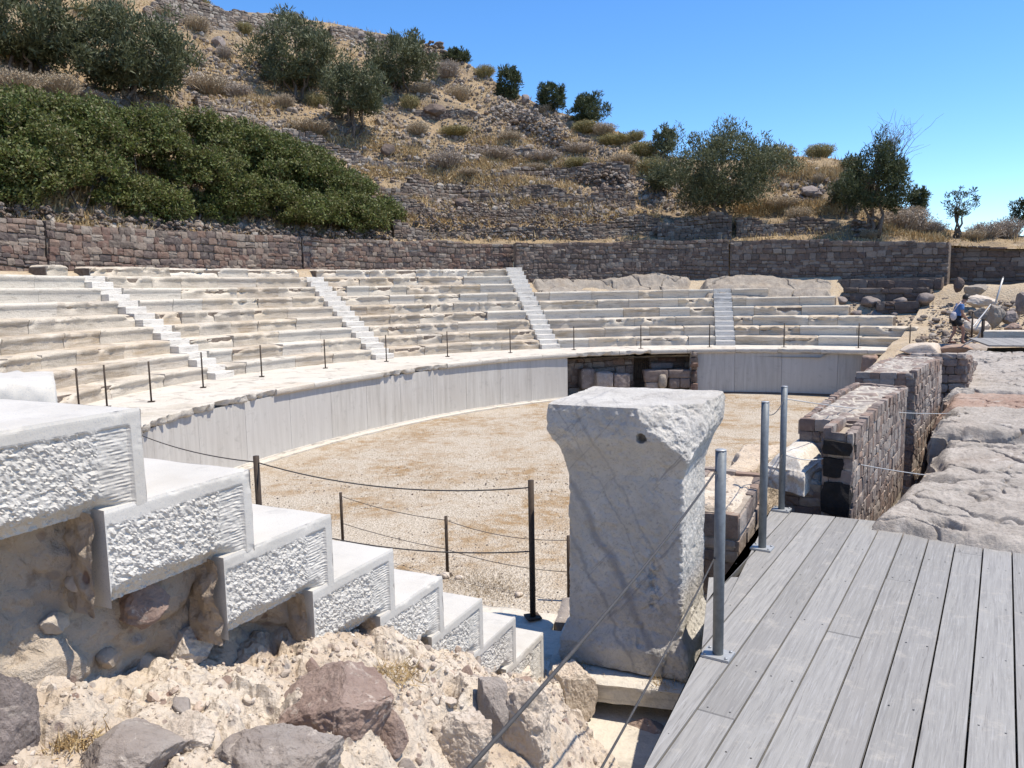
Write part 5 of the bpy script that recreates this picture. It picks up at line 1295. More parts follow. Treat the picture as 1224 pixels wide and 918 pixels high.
Zh = hill_z(AZs[:, None] + 0 * DD, DD)
P = np.stack([DD * np.sin(AZs)[:, None], DD * np.cos(AZs)[:, None], Zh], -1)
s = Soup(); s.grid(P, flip=True); tag(build('hillside', s, M['hill']), kind='structure')
def hhit(px, py, clampit=True):
    d = ray(px, py); h = math.hypot(d[0], d[1]); az = math.atan2(d[0], d[1])
    d0, z0, ts, dc = hill_params(np.array(az)); t = np.linspace(float(d0) - .2, float(dc) * 1.05, 500)
    zz = CZ + t * d[2] / h; zt = hill_z(az + 0 * t, t); below = zz < zt
    i = int(np.argmax(below)) if below.any() else int(np.argmin(zz - zt))
    return np.array([t[i] * math.sin(az), t[i] * math.cos(az), zt[i]]), t[i]
def on_hill(x, y):
    az = math.atan2(x, y); return float(hill_z(np.array(az), np.array(math.hypot(x, y))))

# dry-stone terrace walls: stones heaped along a line on the slope
hr = np.random.default_rng(4242)
def rubble_band(lab, pts, hpx, seed, stone=.2, mat='terrace', dens=1.0, name='terrace_wall'):
    """pts: line of the wall foot in the survey, hpx: its height there"""
    r = np.random.default_rng(seed); s = Soup(); W = [hhit(x, y)[0] for x, y in pts]; H = [h / F * np.linalg.norm(w[:2]) for h, w in zip(hpx, W)]
    base = W[len(W) // 2]
    for i in range(len(W) - 1):
        a, b_ = W[i], W[i + 1]; L = np.linalg.norm(b_ - a); u = (b_ - a) / L; toc = -np.array([a[0], a[1], 0]); toc /= np.linalg.norm(toc)
        n = int(L * (H[i] + H[i + 1]) / 2 / (stone * stone * 1.25) * dens * (2.0 if seed < 4 else 1.5))
        for k in range(n):
            f = r.random(); v = r.random(); hh = H[i] * (1 - f) + H[i + 1] * f
            if v > .82 + .18 * math.sin(f * 17 + i * 5 + seed): continue
            p = a + (b_ - a) * f; p = p + [0, 0, v * hh - .05] - toc * (v * hh * .28 + r.normal() * .10)
            sc = stone * r.choice([.4, .55, .75, 1.0], p=[.25, .35, .28, .12]) * (1.15 - .3 * v)
            V, T = ROCKT[int(r.integers(14))] if sc > .14 else ROCK1[int(r.integers(10))]
            s.add((V * sc * [1.25, 1.0, .8]) @ rotz(r.uniform(0, 6.28)).T + p, None, T)
    T_ = tag(build(name, s, M[mat], base=base, smooth=False), lab, 'terrace wall'); return T_
def dry_wall(lab, pts, hpx, seed, mat='terrace', hm=.17, lm=.24, thick=.5):
    """a laid dry-stone terrace wall following a line on the slope, with an uneven broken top"""
    W = [hhit(x, y)[0] for x, y in pts]; H = [h / F * np.linalg.norm(w[:2]) for h, w in zip(hpx, W)]
    # refine the line and let it wander a little
    Q_, HH = [], []
    for i in range(len(W) - 1):
        m = max(2, int(np.linalg.norm(W[i + 1] - W[i]) / .8))
        for q in np.linspace(0, 1, m, endpoint=(i == len(W) - 2)): Q_.append(W[i] * (1 - q) + W[i + 1] * q); HH.append(H[i] * (1 - q) + H[i + 1] * q)
    Q_ = np.array(Q_); HH = np.array(HH); toc = -Q_[:, :2] / np.linalg.norm(Q_[:, :2], axis=1)[:, None]
    Q_[:, :2] += toc * (.35 * fbm(np.stack([np.arange(len(Q_)) * .35, 0 * HH + seed, 0 * HH], -1), 3, seed))[:, None]
    for k in range(len(Q_)): Q_[k, 2] = on_hill(Q_[k, 0], Q_[k, 1]) - .1
    sg = np.concatenate([[0], np.cumsum(np.linalg.norm(np.diff(Q_[:, :2], axis=0), axis=1))]); L = sg[-1]
    topn = lambda s_: float(fbm(np.array([[s_ * .55, seed * 3.1, 0.0]]), 3, seed)[0])
    zz0 = lambda s_: float(np.interp(s_, sg, Q_[:, 2])) - .1
    zz1 = lambda s_: float(np.interp(s_, sg, Q_[:, 2]) + np.interp(s_, sg, HH) * (.92 + .75 * topn(s_)))
    gx_, gy_ = np.gradient(Q_[:, 0], sg), np.gradient(Q_[:, 1], sg)
    def face(s_, z):
        u = np.array([np.interp(s_, sg, gx_), np.interp(s_, sg, gy_)]); u /= np.linalg.norm(u); n = np.array([u[1], -u[0]]); p = np.array([np.interp(s_, sg, Q_[:, 0]), np.interp(s_, sg, Q_[:, 1])])
        lean = (z - zz0(s_)) * .25
        return np.array([*(p - n * lean), z]), np.array([*n, 0])
    T_ = thing('terrace_wall', lab, 'terrace wall', Q_[len(Q_) // 2]); s = Soup()
    masonry(s, face, L, zz0, zz1, hmean=hm, lmean=lm, depth=.16, seed=seed, jit=1.6); build('stone_facing', s, M[mat], T_, smooth=False)
    s = Soup(); P = []
    for q in np.linspace(0, L, max(6, int(L / .3))):
        p, n = face(q, zz0(q)); p2, _ = face(q, zz1(q) - .1); P.append([p - n * .12 - [0, 0, .3], p2 - n * .12, p2 - n * (.12 + thick), p - n * (.2 + thick) - [0, 0, .3]])
    s.grid(np.array(P)); build('earth_core', s, M['hill'], T_, smooth=False); return T_
dry_wall('lowest dry-stone terrace wall right of the thicket, just above the retaining wall', [(472, 287), (540, 288), (620, 288), (700, 288), (792, 284)], [22, 24, 26, 24, 22], 1)
dry_wall('second dry-stone terrace wall above the retaining wall, behind the tip of the thicket', [(446, 262), (500, 262), (570, 264), (640, 266), (700, 266)], [24, 26, 24, 20, 14], 2)
dry_wall('long curved dry-stone terrace wall stepping up behind the end of the thicket', [(424, 228), (480, 238), (550, 243), (620, 246), (690, 248), (760, 250)], [20, 24, 26, 24, 20, 16], 3)
dry_wall('dry-stone terrace wall crossing the middle of the slope at the foot of the bare soil', [(548, 212), (600, 214), (660, 216), (720, 220), (752, 226)], [14, 16, 20, 24, 26], 4)
dry_wall('pale dry-stone terrace on the slope above the dark end of the thicket', [(330, 172), (380, 186), (430, 200), (510, 208)], [18, 20, 20, 16], 5, 'scree')
dry_wall('dry-stone wall on the upper slope between the two dark olive bushes', [(240, 140), (290, 146), (345, 152)], [18, 20, 16], 6, 'scree')
dry_wall('ruined dry-stone wall along the skyline at the upper left', [(176, 24), (225, 28), (270, 36), (330, 40), (376, 42)], [22, 26, 22, 22, 18], 7, 'scree', .2, .3)
dry_wall('ruined dry-stone wall on the skyline above the grey olive bush', [(398, 48), (440, 50), (480, 56)], [18, 18, 14], 8, 'scree', .2, .3)
dry_wall('dark dry-stone wall under the big olive tree on the right', [(786, 286), (830, 287), (874, 287)], [34, 38, 30], 11)
dry_wall('low dark dry-stone wall between the big olive tree and the tree with bare branches', [(880, 284), (940, 283), (1004, 278)], [24, 28, 14], 12)
dry_wall('short dry-stone wall on the slope below the dark knob boulder', [(496, 138), (540, 142), (574, 144)], [14, 14, 10], 16)
dry_wall('broken terrace edge below the small upright skyline bush', [(560, 182), (610, 186), (640, 190)], [12, 14, 12], 17)
rubble_band('jagged grey rubble crest at the skyline left of the low dark bush', [(505, 68), (535, 74)], [26, 22], 8, .22)
rubble_band('collapsed pale rubble heap in the middle of the upper slope', [(585, 150), (620, 156), (650, 172), (680, 184)], [26, 34, 40, 30], 9, .17, 'scree')
rubble_band('dark rubble pile at the upper right of the terrace walls', [(690, 220), (720, 224), (748, 228)], [20, 34, 26], 10, .16)
rubble_band('grey rock heap at the foot of the tree with bare branches', [(1018, 282), (1044, 283)], [28, 30], 13, .15)
rubble_band('patch of rocks high on the grassy knoll on the right', [(955, 236), (984, 238)], [16, 16], 14, .18, 'darkrock')
rubble_band('dark rubble line under the thicket on top of the retaining wall', [(0, 262), (80, 268), (170, 276), (270, 284), (330, 286), (400, 288), (468, 288)], [20, 18, 18, 18, 16, 16, 14], 15, .12)
rubble_band('loose rubble slope between the lower terrace walls right of the thicket', [(500, 282), (600, 284), (700, 284), (780, 276)], [50, 44, 34, 26], 21, .10, dens=.55)
# big single boulders on the slope
for px, py, w, h, lb in [(262, 50, 16, 13, 'dark boulder on the upper slope between the two big olive bushes'), (428, 42, 16, 12, 'black boulder on the skyline left of the jagged crest'), (520, 132, 30, 14, 'long flat grey boulder in the middle of the upper slope'), (524, 48, 12, 9, 'small knob boulder at the top of the jagged crest'), (465, 178, 18, 15, 'light boulder lying on the terrace right of the grey tree'), (552, 242, 20, 13, 'pale rounded boulder in the broad terrace wall'), (628, 118, 9, 14, 'dark boulder right of the skyline bush'), (790, 274, 30, 14, 'black boulder at the end of the broad terrace wall'), (968, 228, 22, 14, 'dark boulder on the grassy knoll'), (380, 144, 12, 10, 'grey boulder beside the two-stemmed grey tree')]:
    p, d = hhit(px, py + h / 2); k = d / F; V, T = rock_shape(3, int(px), 14, .24); s = Soup()
    s.add(V * [w / 2 * k * 1.1, w / 2 * k, h / 2 * k * 1.15] + p + [0, 0, h / 2 * k * .7], None, T); tag(build('boulder', s, M['darkrock'] if 'dark' in lb or 'black' in lb else M['terrace'], base=p, smooth=False), lb, 'rock')
# scree strewn over the slope
s = Soup(); r = np.random.default_rng(6)
cl = [(r.uniform(150, 800), r.uniform(20, 285), r.uniform(12, 50)) for _ in range(70)] + [(640, 165, 40), (600, 235, 60), (700, 250, 50), (560, 270, 70), (460, 200, 50), (360, 165, 40), (290, 130, 35), (660, 190, 40), (980, 230, 25), (760, 235, 40), (740, 200, 30), (820, 225, 30)]
PX, PY = [], []
for cx, cy, sp_ in cl:
    n_ = int(130 + sp_ * 5.5); PX.append(cx + r.normal(size=n_) * sp_); PY.append(cy + r.normal(size=n_) * sp_ * .35)
PX, PY = np.concatenate(PX), np.concatenate(PY)
def hhit_many(px, py):
    """points of the slope seen in the given directions"""
    R_ = np.array([ray(a, b) for a, b in zip(px, py)]); az = np.arctan2(R_[:, 0], R_[:, 1]); te = R_[:, 2] / np.hypot(R_[:, 0], R_[:, 1])
    ok = (te < np.interp(az, _saz, _ste) - .003); az, te = az[ok], te[ok]
    d0, z0, ts, dc = hill_params(az); D_ = d0[:, None] + (dc - d0)[:, None] * np.linspace(0, 1.02, 140)[None]
    zh = hill_z(az[:, None] + 0 * D_, D_); below = (CZ + D_ * te[:, None]) < zh; i = np.argmax(below, 1); k = np.arange(len(az))
    return np.stack([D_[k, i] * np.sin(az), D_[k, i] * np.cos(az), zh[k, i]], -1), ok
kk_ = (PY < 289) & (PX < 1060) & (PX > -60); HP, _ = hhit_many(PX[kk_], PY[kk_])
for p in HP:
    sc = r.choice([.045, .07, .11, .19], p=[.42, .34, .18, .06]) * r.uniform(.7, 1.2); V, T = ROCK1[int(r.integers(10))]
    s.add((V * sc * [1.25, 1, .8]) @ rot(r).T + p + [0, 0, sc * .3], None, T)
tag(build('scree', s, M['scree'], smooth=False), 'loose stones strewn over the dry slope', 'scree', kind='stuff')

# ------------------------------------------------------------------ plants
def leaves(cent, rad, n, size, r, up=.25, aspect=.42, shell=.35, nj=.55):
    """n leaf blades in each ellipsoidal clump"""
    cent = np.asarray(cent); m = len(cent) * n
    c = np.repeat(cent, n, 0); R = np.repeat(np.asarray(rad).reshape(len(cent), -1), n, 0)
    v = r.normal(size=(m, 3)); v /= np.linalg.norm(v, axis=1)[:, None]; v *= (shell + (1 - shell) * r.random((m, 1))) ** .6
    p = c + v * R
    ax = r.normal(size=(m, 3)) + v * .8 + [0, 0, up]; ax /= np.linalg.norm(ax, axis=1)[:, None]
    nt_ = v * .9 + [0, 0, .75] + r.normal(size=(m, 3)) * nj
    bx = np.cross(ax, nt_); bx /= np.linalg.norm(bx, axis=1)[:, None] + 1e-9
    L = size * r.uniform(.6, 1.4, (m, 1)); w = L * aspect
    V = np.stack([p - bx * w * .15, p + ax * L * .45 - bx * w * .5, p + ax * L, p + ax * L * .45 + bx * w * .5], 1)
    return V.reshape(-1, 3), np.arange(m * 4).reshape(-1, 4)
def blades(p, L, r, spread=.5, w=.012):
    m = len(p); d = r.normal(size=(m, 3)) * spread + [0, 0, 1]; d /= np.linalg.norm(d, axis=1)[:, None]
    b = np.cross(d, r.normal(size=(m, 3))); b /= np.linalg.norm(b, axis=1)[:, None] + 1e-9; L = np.asarray(L).reshape(-1, 1)
    V = np.stack([p - b * w, p + b * w, p + d * L + [0, 0, 0]], 1); return V.reshape(-1, 3), np.arange(m * 3).reshape(-1, 3)
def limb(sp, p0, p1, r0, r1, r, bend=.15, n=6, sides=6):
    p0, p1 = np.asarray(p0), np.asarray(p1); L = np.linalg.norm(p1 - p0); t = np.linspace(0, 1, n)
    pts = p0 + (p1 - p0) * t[:, None] + np.concatenate([[np.zeros(3)], r.normal(size=(n - 2, 3)) * L * bend * .4, [np.zeros(3)]])
    sp.tube(pts, np.linspace(r0, r1, n), sides); return pts
def tree(lab, px, py_base, wpx, hpx, leafmat, seed, leaf=.10, nclump=70, per=90, trunk=True, lift=.02, name='olive_tree', cat='tree', group=None, sparse=1.0, bare=False, dist=None, drop=0, tall=.9):
    r = np.random.default_rng(seed); p, d = hhit(px, py_base)
    if dist: p, d = atY(px, py_base, dist), dist
    k = d / F; W, H = wpx * k, hpx * k
    if group == 'small bushes on the skyline': p = p - np.array([0, 0, .22 * H])
    T_ = thing(name, lab, cat, p, group)
    cz = H * (lift + (1 - lift) / 2); rx, rz = W / 2, H * (1 - lift) / 2
    # crown clumps spread through the whole crown, denser outside, with an uneven outline
    nclump = int(nclump * 2.1); per = int(per * .6); leaf = leaf * 1.75
    nl = 12; lobes = r.normal(size=(nl, 3)); lobes /= np.linalg.norm(lobes, axis=1)[:, None]; lobes[:, 2] = np.abs(lobes[:, 2]) * .8 - .1; lobes *= .6
    cl = r.normal(size=(nclump, 3)); cl /= np.linalg.norm(cl, axis=1)[:, None]
    out = 1 + .62 * fbm(cl * 2.1 + seed * 5, 3, seed); cl = cl * (r.uniform(.30, 1.0, (nclump, 1)) ** .5) * out[:, None]
    cl[:, 2] = np.where(cl[:, 2] < -.55, -.55 + .3 * (cl[:, 2] + .55), cl[:, 2])
    cent = p + cl * [rx * .86, rx * .75, rz * .9] + [0, 0, cz]
    rr = np.stack([r.uniform(.08, .17, nclump) * rx, r.uniform(.08, .17, nclump) * rx, r.uniform(.12, .30, nclump) * rz * tall], -1) * sparse
    s = Soup(); V, Q = leaves(cent, rr, per, leaf, r, up=1.1, aspect=.24, nj=.9); s.add(V, Q); build('crown', s, M[leafmat], T_, smooth=False)
    s = Soup(); ns = 3 + int(r.integers(3))
    for j in range(ns):
        b = p + [r.normal() * W * .05, r.normal() * W * .05, -.15]; l = lobes[j % nl]; m = p + l * [rx * .45, rx * .4, rz * .3] + [0, 0, cz * .72]
        limb(s, b, m, .035 * H * .5 + .02, .015 * H * .5 + .012, r)
        for q in range(4):
            e = cent[(j * 5 + q * 3) % nclump]; limb(s, m, e, .016 * H * .4 + .008, .008, r, .2, 5, 5)
    build('trunk', s, M['bark'], T_)
    if bare:
        s = Soup()
        for j in range(46):
            b = p + [W * r.uniform(-.12, .2), 0, H * r.uniform(.45, .7)]; e = b + np.array([r.uniform(-.25, .62) * W * .75, r.normal() * .4, H * r.uniform(.38, .62)]); pts = limb(s, b, e, .022, .006, r, .12, 6, 4)
            for q in range(3):
                a = pts[3 + q % 3]; limb(s, a, a + r.normal(size=3) * [.35, .3, .2] + [.15, 0, .45], .008, .004, r, .1, 4, 4)
        build('bare_branches', s, M['bark'], T_)
    return T_
G1 = 'olive bushes on the upper slope'
tree('grey-green olive bush cut by the left edge at the top of the photo', 22, 88, 140, 92, 'leaf_olive', 1, .16, 90, 130, group=G1)
tree('wide dark olive bush on the slope above the left part of the thicket', 160, 128, 144, 102, 'leaf_olive', 2, .15, 110, 130, group=G1)
tree('dark rounded olive bush near the skyline, left of the two-part grey one', 355, 120, 120, 88, 'leaf_olive', 3, .15, 90, 130, group=G1)
tree('dark olive bush just under the skyline right of the black boulder', 477, 112, 96, 70, 'leaf_olive', 4, .14, 80, 120, group=G1)
tree('grey feathery olive tree with visible stems on the middle slope', 426, 170, 86, 90, 'leaf_olive', 5, .13, 80, 110, group=G1, lift=.2)
tree('small upright dark bush standing out on the skyline slope', 608, 118, 34, 52, 'leaf_dark', 6, .13, 50, 80, group='small bushes on the skyline')
tree('small dark bush on the skyline, left of its flatter neighbour', 661, 126, 42, 42, 'leaf_dark', 7, .13, 50, 80, group='small bushes on the skyline', lift=.05)
tree('flat dark wedge-shaped bush lowest on the skyline', 704, 142, 52, 36, 'leaf_dark', 8, .13, 55, 80, group='small bushes on the skyline', lift=.02)
tree('low dark bush tucked right of the jagged rock crest', 548, 74, 36, 18, 'leaf_dark', 9, .13, 40, 70, group='small bushes on the skyline', lift=.0)
tree('large spreading grey-green olive tree on top of the retaining wall, right of centre', 863, 272, 146, 112, 'leaf_olive', 10, .11, 150, 130, lift=.08)
tree('dark tree with bare twigs reaching up to the right, at the end of the knoll', 1046, 282, 80, 96, 'leaf_dark', 11, .10, 100, 110, bare=True, lift=.15)
tree('low green bush leaning left from the foot of the tree with bare branches', 1012, 252, 52, 40, 'leaf_olive', 12, .10, 50, 90, lift=.05, name='green_bush', cat='bush')
tree('small dark bush behind the tree with bare branches, against the sky', 1097, 240, 24, 32, 'leaf_dark', 13, .10, 34, 60, lift=.05, name='green_bush', cat='bush')
tree('thin sparse little tree alone against the sky at the right', 1145, 284, 38, 52, 'leaf_dark', 14, .09, 26, 34, lift=.25, sparse=.75, name='sapling')
tree('green bush beside the big olive tree, at its upper left on the skyline', 795, 190, 32, 36, 'leaf_olive', 15, .12, 40, 70, lift=.05, name='green_bush', cat='bush')
tree('dark bush at the very right edge above the wall', 1226, 278, 28, 40, 'leaf_dark', 16, .10, 34, 60, lift=.1, name='green_bush', cat='bush')
tree('small green shrub on the slope left of the big olive tree', 790, 232, 40, 30, 'leaf_olive', 17, .12, 40, 60, lift=.03, name='green_bush', cat='bush')

# the big thicket behind the left part of the wall
TH = thing('evergreen_thicket', 'big dense dark green evergreen thicket overhanging the left part of the retaining wall', 'thicket', (*hhit(200, 270)[0][:2], 6.2))
r = np.random.default_rng(21)
tx = [-160, -60, 0, 60, 120, 180, 230, 280, 330, 380, 420, 450, 478]; ty = [90, 108, 118, 122, 128, 128, 134, 150, 168, 186, 206, 232, 262]; by = [252, 254, 255, 258, 262, 266, 270, 273, 276, 278, 279, 280, 281]
cen, rad = [], []
lump = []
for i in range(190):
    px = r.uniform(-165, 466); a, b_ = np.interp(px, tx, ty), np.interp(px, tx, by)
    f = r.random() ** .9; py = b_ - 6 + (a - b_ + 12) * f
    rr_ = ray(px, py); az = math.atan2(rr_[0], rr_[1]); d0_ = float(hill_params(np.array(az))[0]); te = rr_[2] / math.hypot(rr_[0], rr_[1])
    bulge = d0_ + 1.1 + 3.0 * f ** 1.5 + r.normal() * .55
    k = bulge / F; R_ = min(r.uniform(.55, 1.35), max(.25, (py - a + 10) * k), max(.25, (b_ - py + 14) * k), max(.2, (482 - px) * k))
    lc = np.array([bulge * math.sin(az), bulge * math.cos(az), CZ + te * bulge]); lump.append(lc)
    nc = int(10 + 34 * R_ * R_)
    v = r.normal(size=(nc, 3)); v /= np.linalg.norm(v, axis=1)[:, None]; v[:, 2] = np.where(v[:, 2] < -.3, -v[:, 2] * .5, v[:, 2])
    for q in v: cen.append(lc + q * R_ * [1, 1, .8] * r.uniform(.75, 1.05)); rad.append([r.uniform(.16, .34)] * 2 + [r.uniform(.13, .26)])
cen, rad = np.array(cen), np.array(rad)
s = Soup(); V, Q = leaves(cen, rad, 52, .115, r, up=.5, aspect=.55, shell=.4); s.add(V, Q); build('foliage', s, M['leaf_hedge'], TH, smooth=False)
cen = np.array(lump)
s = Soup()
for px in np.linspace(-120, 450, 30):
    p0, d = hhit(px, np.interp(px, tx, by) + 2); a = np.interp(px, tx, ty); p1 = cen[np.argmin(np.abs(cen[:, 0] / cen[:, 1] - p0[0] / p0[1]) + .05 * r.random(len(cen)))]
    p1 = p0 + (p1 - p0) * .8 + np.array([0, .5, -.2]); limb(s, p0 - [0, 0, .2], p1, .05, .02, r, .2, 7, 6)
build('stems', s, M['bark'], TH)

# dry shrubs: a few kinds, each built once, then copied
def shrub_proto(kind, mat, seed, label, W=1.0, H=.62, n=900, leafy=0):
    r = np.random.default_rng(seed); T_ = thing('dry_shrub', label, 'shrub', (0, 0, 0))
    s = Soup(); th = r.uniform(0, 6.28, n); ra = np.sqrt(r.random(n)) * .30 * W; p = np.stack([ra * np.cos(th), ra * np.sin(th), 0 * th - .05], -1)
    dr = np.stack([ra * np.cos(th) * 2.2 / W, ra * np.sin(th) * 2.2 / W, .55 + .5 * r.random(n)], -1) + r.normal(size=(n, 3)) * .20; dr /= np.linalg.norm(dr, axis=1)[:, None]
    L = r.uniform(.55, 1.0, n)[:, None] * np.where(dr[:, 2:3] > .75, H, .62 * W); b = np.cross(dr, r.normal(size=(n, 3))); b /= np.linalg.norm(b, axis=1)[:, None]; w = .011
    m_ = p + dr * L * .55; V = np.stack([p - b * w * .6, p + b * w * .6, m_ + b * w, p + dr * L, m_ - b * w], 1)
    idx = np.arange(n)[:, None] * 5
    s.add(V.reshape(-1, 3), np.concatenate([idx + [0, 1, 2, 4]], 0), idx + [4, 2, 3])
    tips = p + dr * L
    Vl, Ql = leaves(tips, np.full((n, 3), .07), 3 + leafy, .075, r, aspect=.3); s.add(Vl, Ql)
    build('twigs', s, M[mat], T_, smooth=False); return T_
protos = {k: [shrub_proto(k, m, sd + j, 'dry shrub', n=nn_, leafy=lf) for j in range(2)] for k, m, sd, nn_, lf in (('tan', 'leaf_dry', 50, 620, 1), ('grey', 'leaf_grey', 60, 620, 1), ('yellow', 'leaf_yel', 70, 520, 4))}
used = set()
KIND = {'tan': 'tan brown', 'grey': 'grey brown', 'yellow': 'yellowish green'}
def put_shrub(kind, px, py, w, h, where):
    p, d = hhit(px, py); k = d / F; pr = protos[kind][int(hr.integers(2))]
    if pr.name in used: o = copy_tree(pr)
    else: o = pr; used.add(pr.name)
    w, h = w * hr.uniform(.45, .72), h * hr.uniform(.55, .85); sc = w * k; o.location = tuple(p); o.scale = (sc, sc, h * k / .62); o.rotation_euler = (0, 0, hr.uniform(0, 6.28))
    o['label'] = f'{KIND[kind]} dry {"low wide " if w > 2.2 * h else ("rounded " if w < 1.6 * h else "")}shrub {where}'; o['group'] = 'dry shrubs on the slope'
    return o
SH = [('tan', 192, 20, 26, 16, 'at the top edge left of the skyline wall'), ('yellow', 240, 14, 34, 24, 'on the skyline at the start of the ruined wall'), ('yellow', 292, 40, 24, 14, 'right of the upper dark boulder'), ('yellow', 348, 30, 34, 18, 'on the skyline above the dark rounded olive bush'), ('tan', 236, 36, 30, 18, 'left of the upper dark boulder'), ('grey', 268, 70, 28, 16, 'below the upper dark boulder'),
 ('tan', 20, 108, 60, 24, 'at the left edge above the thicket'), ('tan', 70, 112, 60, 24, 'between the left-edge olive bush and the thicket'), ('grey', 110, 120, 36, 16, 'under the wide dark olive bush'), ('tan', 250, 112, 50, 28, 'between the wide dark olive bush and the thicket'), ('grey', 285, 118, 44, 22, 'above the rubble between the two dark olive bushes'), ('yellow', 378, 128, 36, 24, 'between the dark rounded bush and the grey feathery olive'), ('tan', 340, 128, 34, 20, 'under the dark rounded olive bush'), ('tan', 372, 160, 60, 20, 'left of the grey feathery olive tree'), ('tan', 500, 74, 30, 14, 'below the jagged rock crest'), ('grey', 535, 92, 46, 24, 'right of the dark olive bush under the skyline'), ('tan', 505, 112, 40, 18, 'above the long flat grey boulder'), ('tan', 548, 120, 46, 22, 'right of the long flat grey boulder'), ('yellow', 580, 92, 30, 16, 'left of the small upright skyline bush'), ('yellow', 490, 130, 26, 20, 'left of the long flat grey boulder'), ('grey', 534, 200, 60, 26, 'on the terrace right of the light boulder'), ('grey', 590, 190, 70, 18, 'along the mid-slope terrace, left part'), ('grey', 650, 192, 60, 16, 'along the mid-slope terrace, under the pale rubble heap'), ('tan', 610, 168, 46, 16, 'left of the pale rubble heap'), ('yellow', 545, 162, 50, 18, 'below the long flat grey boulder'), ('tan', 500, 160, 40, 18, 'right of the grey feathery olive tree'), ('tan', 650, 135, 24, 14, 'under the small dark skyline bush'), ('yellow', 700, 158, 40, 20, 'under the flat wedge-shaped bush'), ('tan', 722, 160, 30, 20, 'right of the flat wedge-shaped bush'), ('yellow', 735, 172, 50, 20, 'on the skyline slope below the wedge-shaped bush'), ('yellow', 760, 160, 24, 14, 'alone on the skyline left of the green bush'), ('yellow', 770, 186, 44, 24, 'left of the green bush by the big olive'), ('grey', 690, 182, 40, 18, 'right of the pale rubble heap'), ('tan', 745, 196, 40, 16, 'above the dark rubble pile'), ('yellow', 690, 200, 40, 14, 'left of the dark rubble pile'), ('yellow', 924, 198, 54, 32, 'large, on the skyline right of the big olive tree'), ('yellow', 980, 188, 36, 20, 'on top of the grassy knoll'), ('yellow', 1017, 202, 24, 18, 'left of the bare branches on the knoll'), ('tan', 978, 218, 20, 12, 'above the dark boulder on the knoll'), ('grey', 1010, 222, 30, 14, 'on the right flank of the knoll'), ('tan', 935, 248, 40, 22, 'right of the big olive tree crown'), ('tan', 955, 262, 36, 18, 'above the low dark dry-stone wall'), ('grey', 1080, 276, 56, 30, 'right of the trunk of the tree with bare branches'), ('grey', 1110, 280, 46, 26, 'left of the thin sparse little tree'), ('tan', 1090, 262, 40, 22, 'below the small dark bush against the sky'), ('grey', 1178, 284, 40, 26, 'right of the thin sparse little tree'), ('grey', 1204, 285, 36, 28, 'near the right edge above the set-back wall'), ('tan', 1165, 286, 30, 14, 'at the foot of the thin sparse little tree'), ('tan', 1040, 284, 30, 12, 'at the foot of the tree with bare branches'), ('yellow', 780, 208, 40, 22, 'below the green bush by the big olive'), ('tan', 640, 204, 40, 12, 'above the mid-slope terrace wall'), ('tan', 560, 210, 40, 12, 'at the left end of the mid-slope terrace wall'), ('grey', 215, 12, 30, 16, 'at the top left corner of the skyline wall'), ('tan', 135, 12, 40, 20, 'at the top edge between the two left olive bushes'), ('yellow', 100, 20, 30, 18, 'at the top edge right of the left-edge olive bush')]
for a in SH: put_shrub(*a)
for kk in protos:
    for o in protos[kk]:
        if o.name not in used:
            for c_ in children(o): bpy.data.objects.remove(c_)
            bpy.data.objects.remove(o)
# dry grass
r = np.random.default_rng(44); pts = []; Ls = []
gx, gy = r.uniform(-60, 1224, 26000), r.uniform(0, 290, 26000)
gn = fbm(np.stack([gx * .02, gy * .05, 1.0 + 0 * gx], -1), 3, 8) > -.16
tb = []
for (xa, ya), (xb, yb), k_ in (((424, 206), (560, 214), 900), ((560, 214), (690, 226), 900), ((446, 236), (700, 246), 1300), ((480, 264), (790, 262), 1300), ((340, 152), (500, 186), 900), ((540, 196), (760, 200), 1300), ((560, 170), (690, 168), 700), ((880, 250), (1010, 250), 1200), ((900, 200), (1040, 215), 1800), ((1040, 268), (1130, 284), 800), ((250, 110), (340, 128), 700)):
    q_ = r.random(k_); tb.append(np.stack([xa + (xb - xa) * q_, ya + (yb - ya) * q_ + r.normal(size=k_) * 4.5], -1))
tb = np.concatenate(tb); gx, gy, gn = np.concatenate([gx, tb[:, 0]]), np.concatenate([gy, tb[:, 1]]), np.concatenate([gn, np.ones(len(tb), bool)])
for px, py in zip(gx[gn], gy[gn]):
    rr_ = ray(px, py); az = math.atan2(rr_[0], rr_[1]); te = rr_[2] / math.hypot(rr_[0], rr_[1])
    if te > np.interp(az, _saz, _ste) + .004: continue
    pts.append((az, te, r.uniform(.12, .34)))
A_ = np.array(pts); d0_, z0_, ts_, dc_ = hill_params(A_[:, 0])
tt = np.linspace(0, 1.02, 160)[None]; DDg = d0_[:, None] + (dc_ - d0_)[:, None] * tt; zr = CZ + DDg * A_[:, 1:2]; zh = hill_z(A_[:, 0:1] + 0 * DDg, DDg)
ii = np.argmax(zr < zh, 1); dsel = DDg[np.arange(len(A_)), ii]; zs = zh[np.arange(len(A_)), ii]
gp = np.stack([dsel * np.sin(A_[:, 0]), dsel * np.cos(A_[:, 0]), zs - .03], -1)
gp = np.repeat(gp, 5, 0) + r.normal(size=(len(gp) * 5, 3)) * [.14, .14, 0]
s = Soup(); V, T = blades(gp, np.repeat(A_[:, 2], 5) * r.uniform(.6, 1.4, len(gp)), r, .5, .026); s.add(V, None, T)
tag(build('dry_grass', s, M['straw'], smooth=False), 'short straw-coloured dry grass covering the slope', 'grass', kind='stuff')
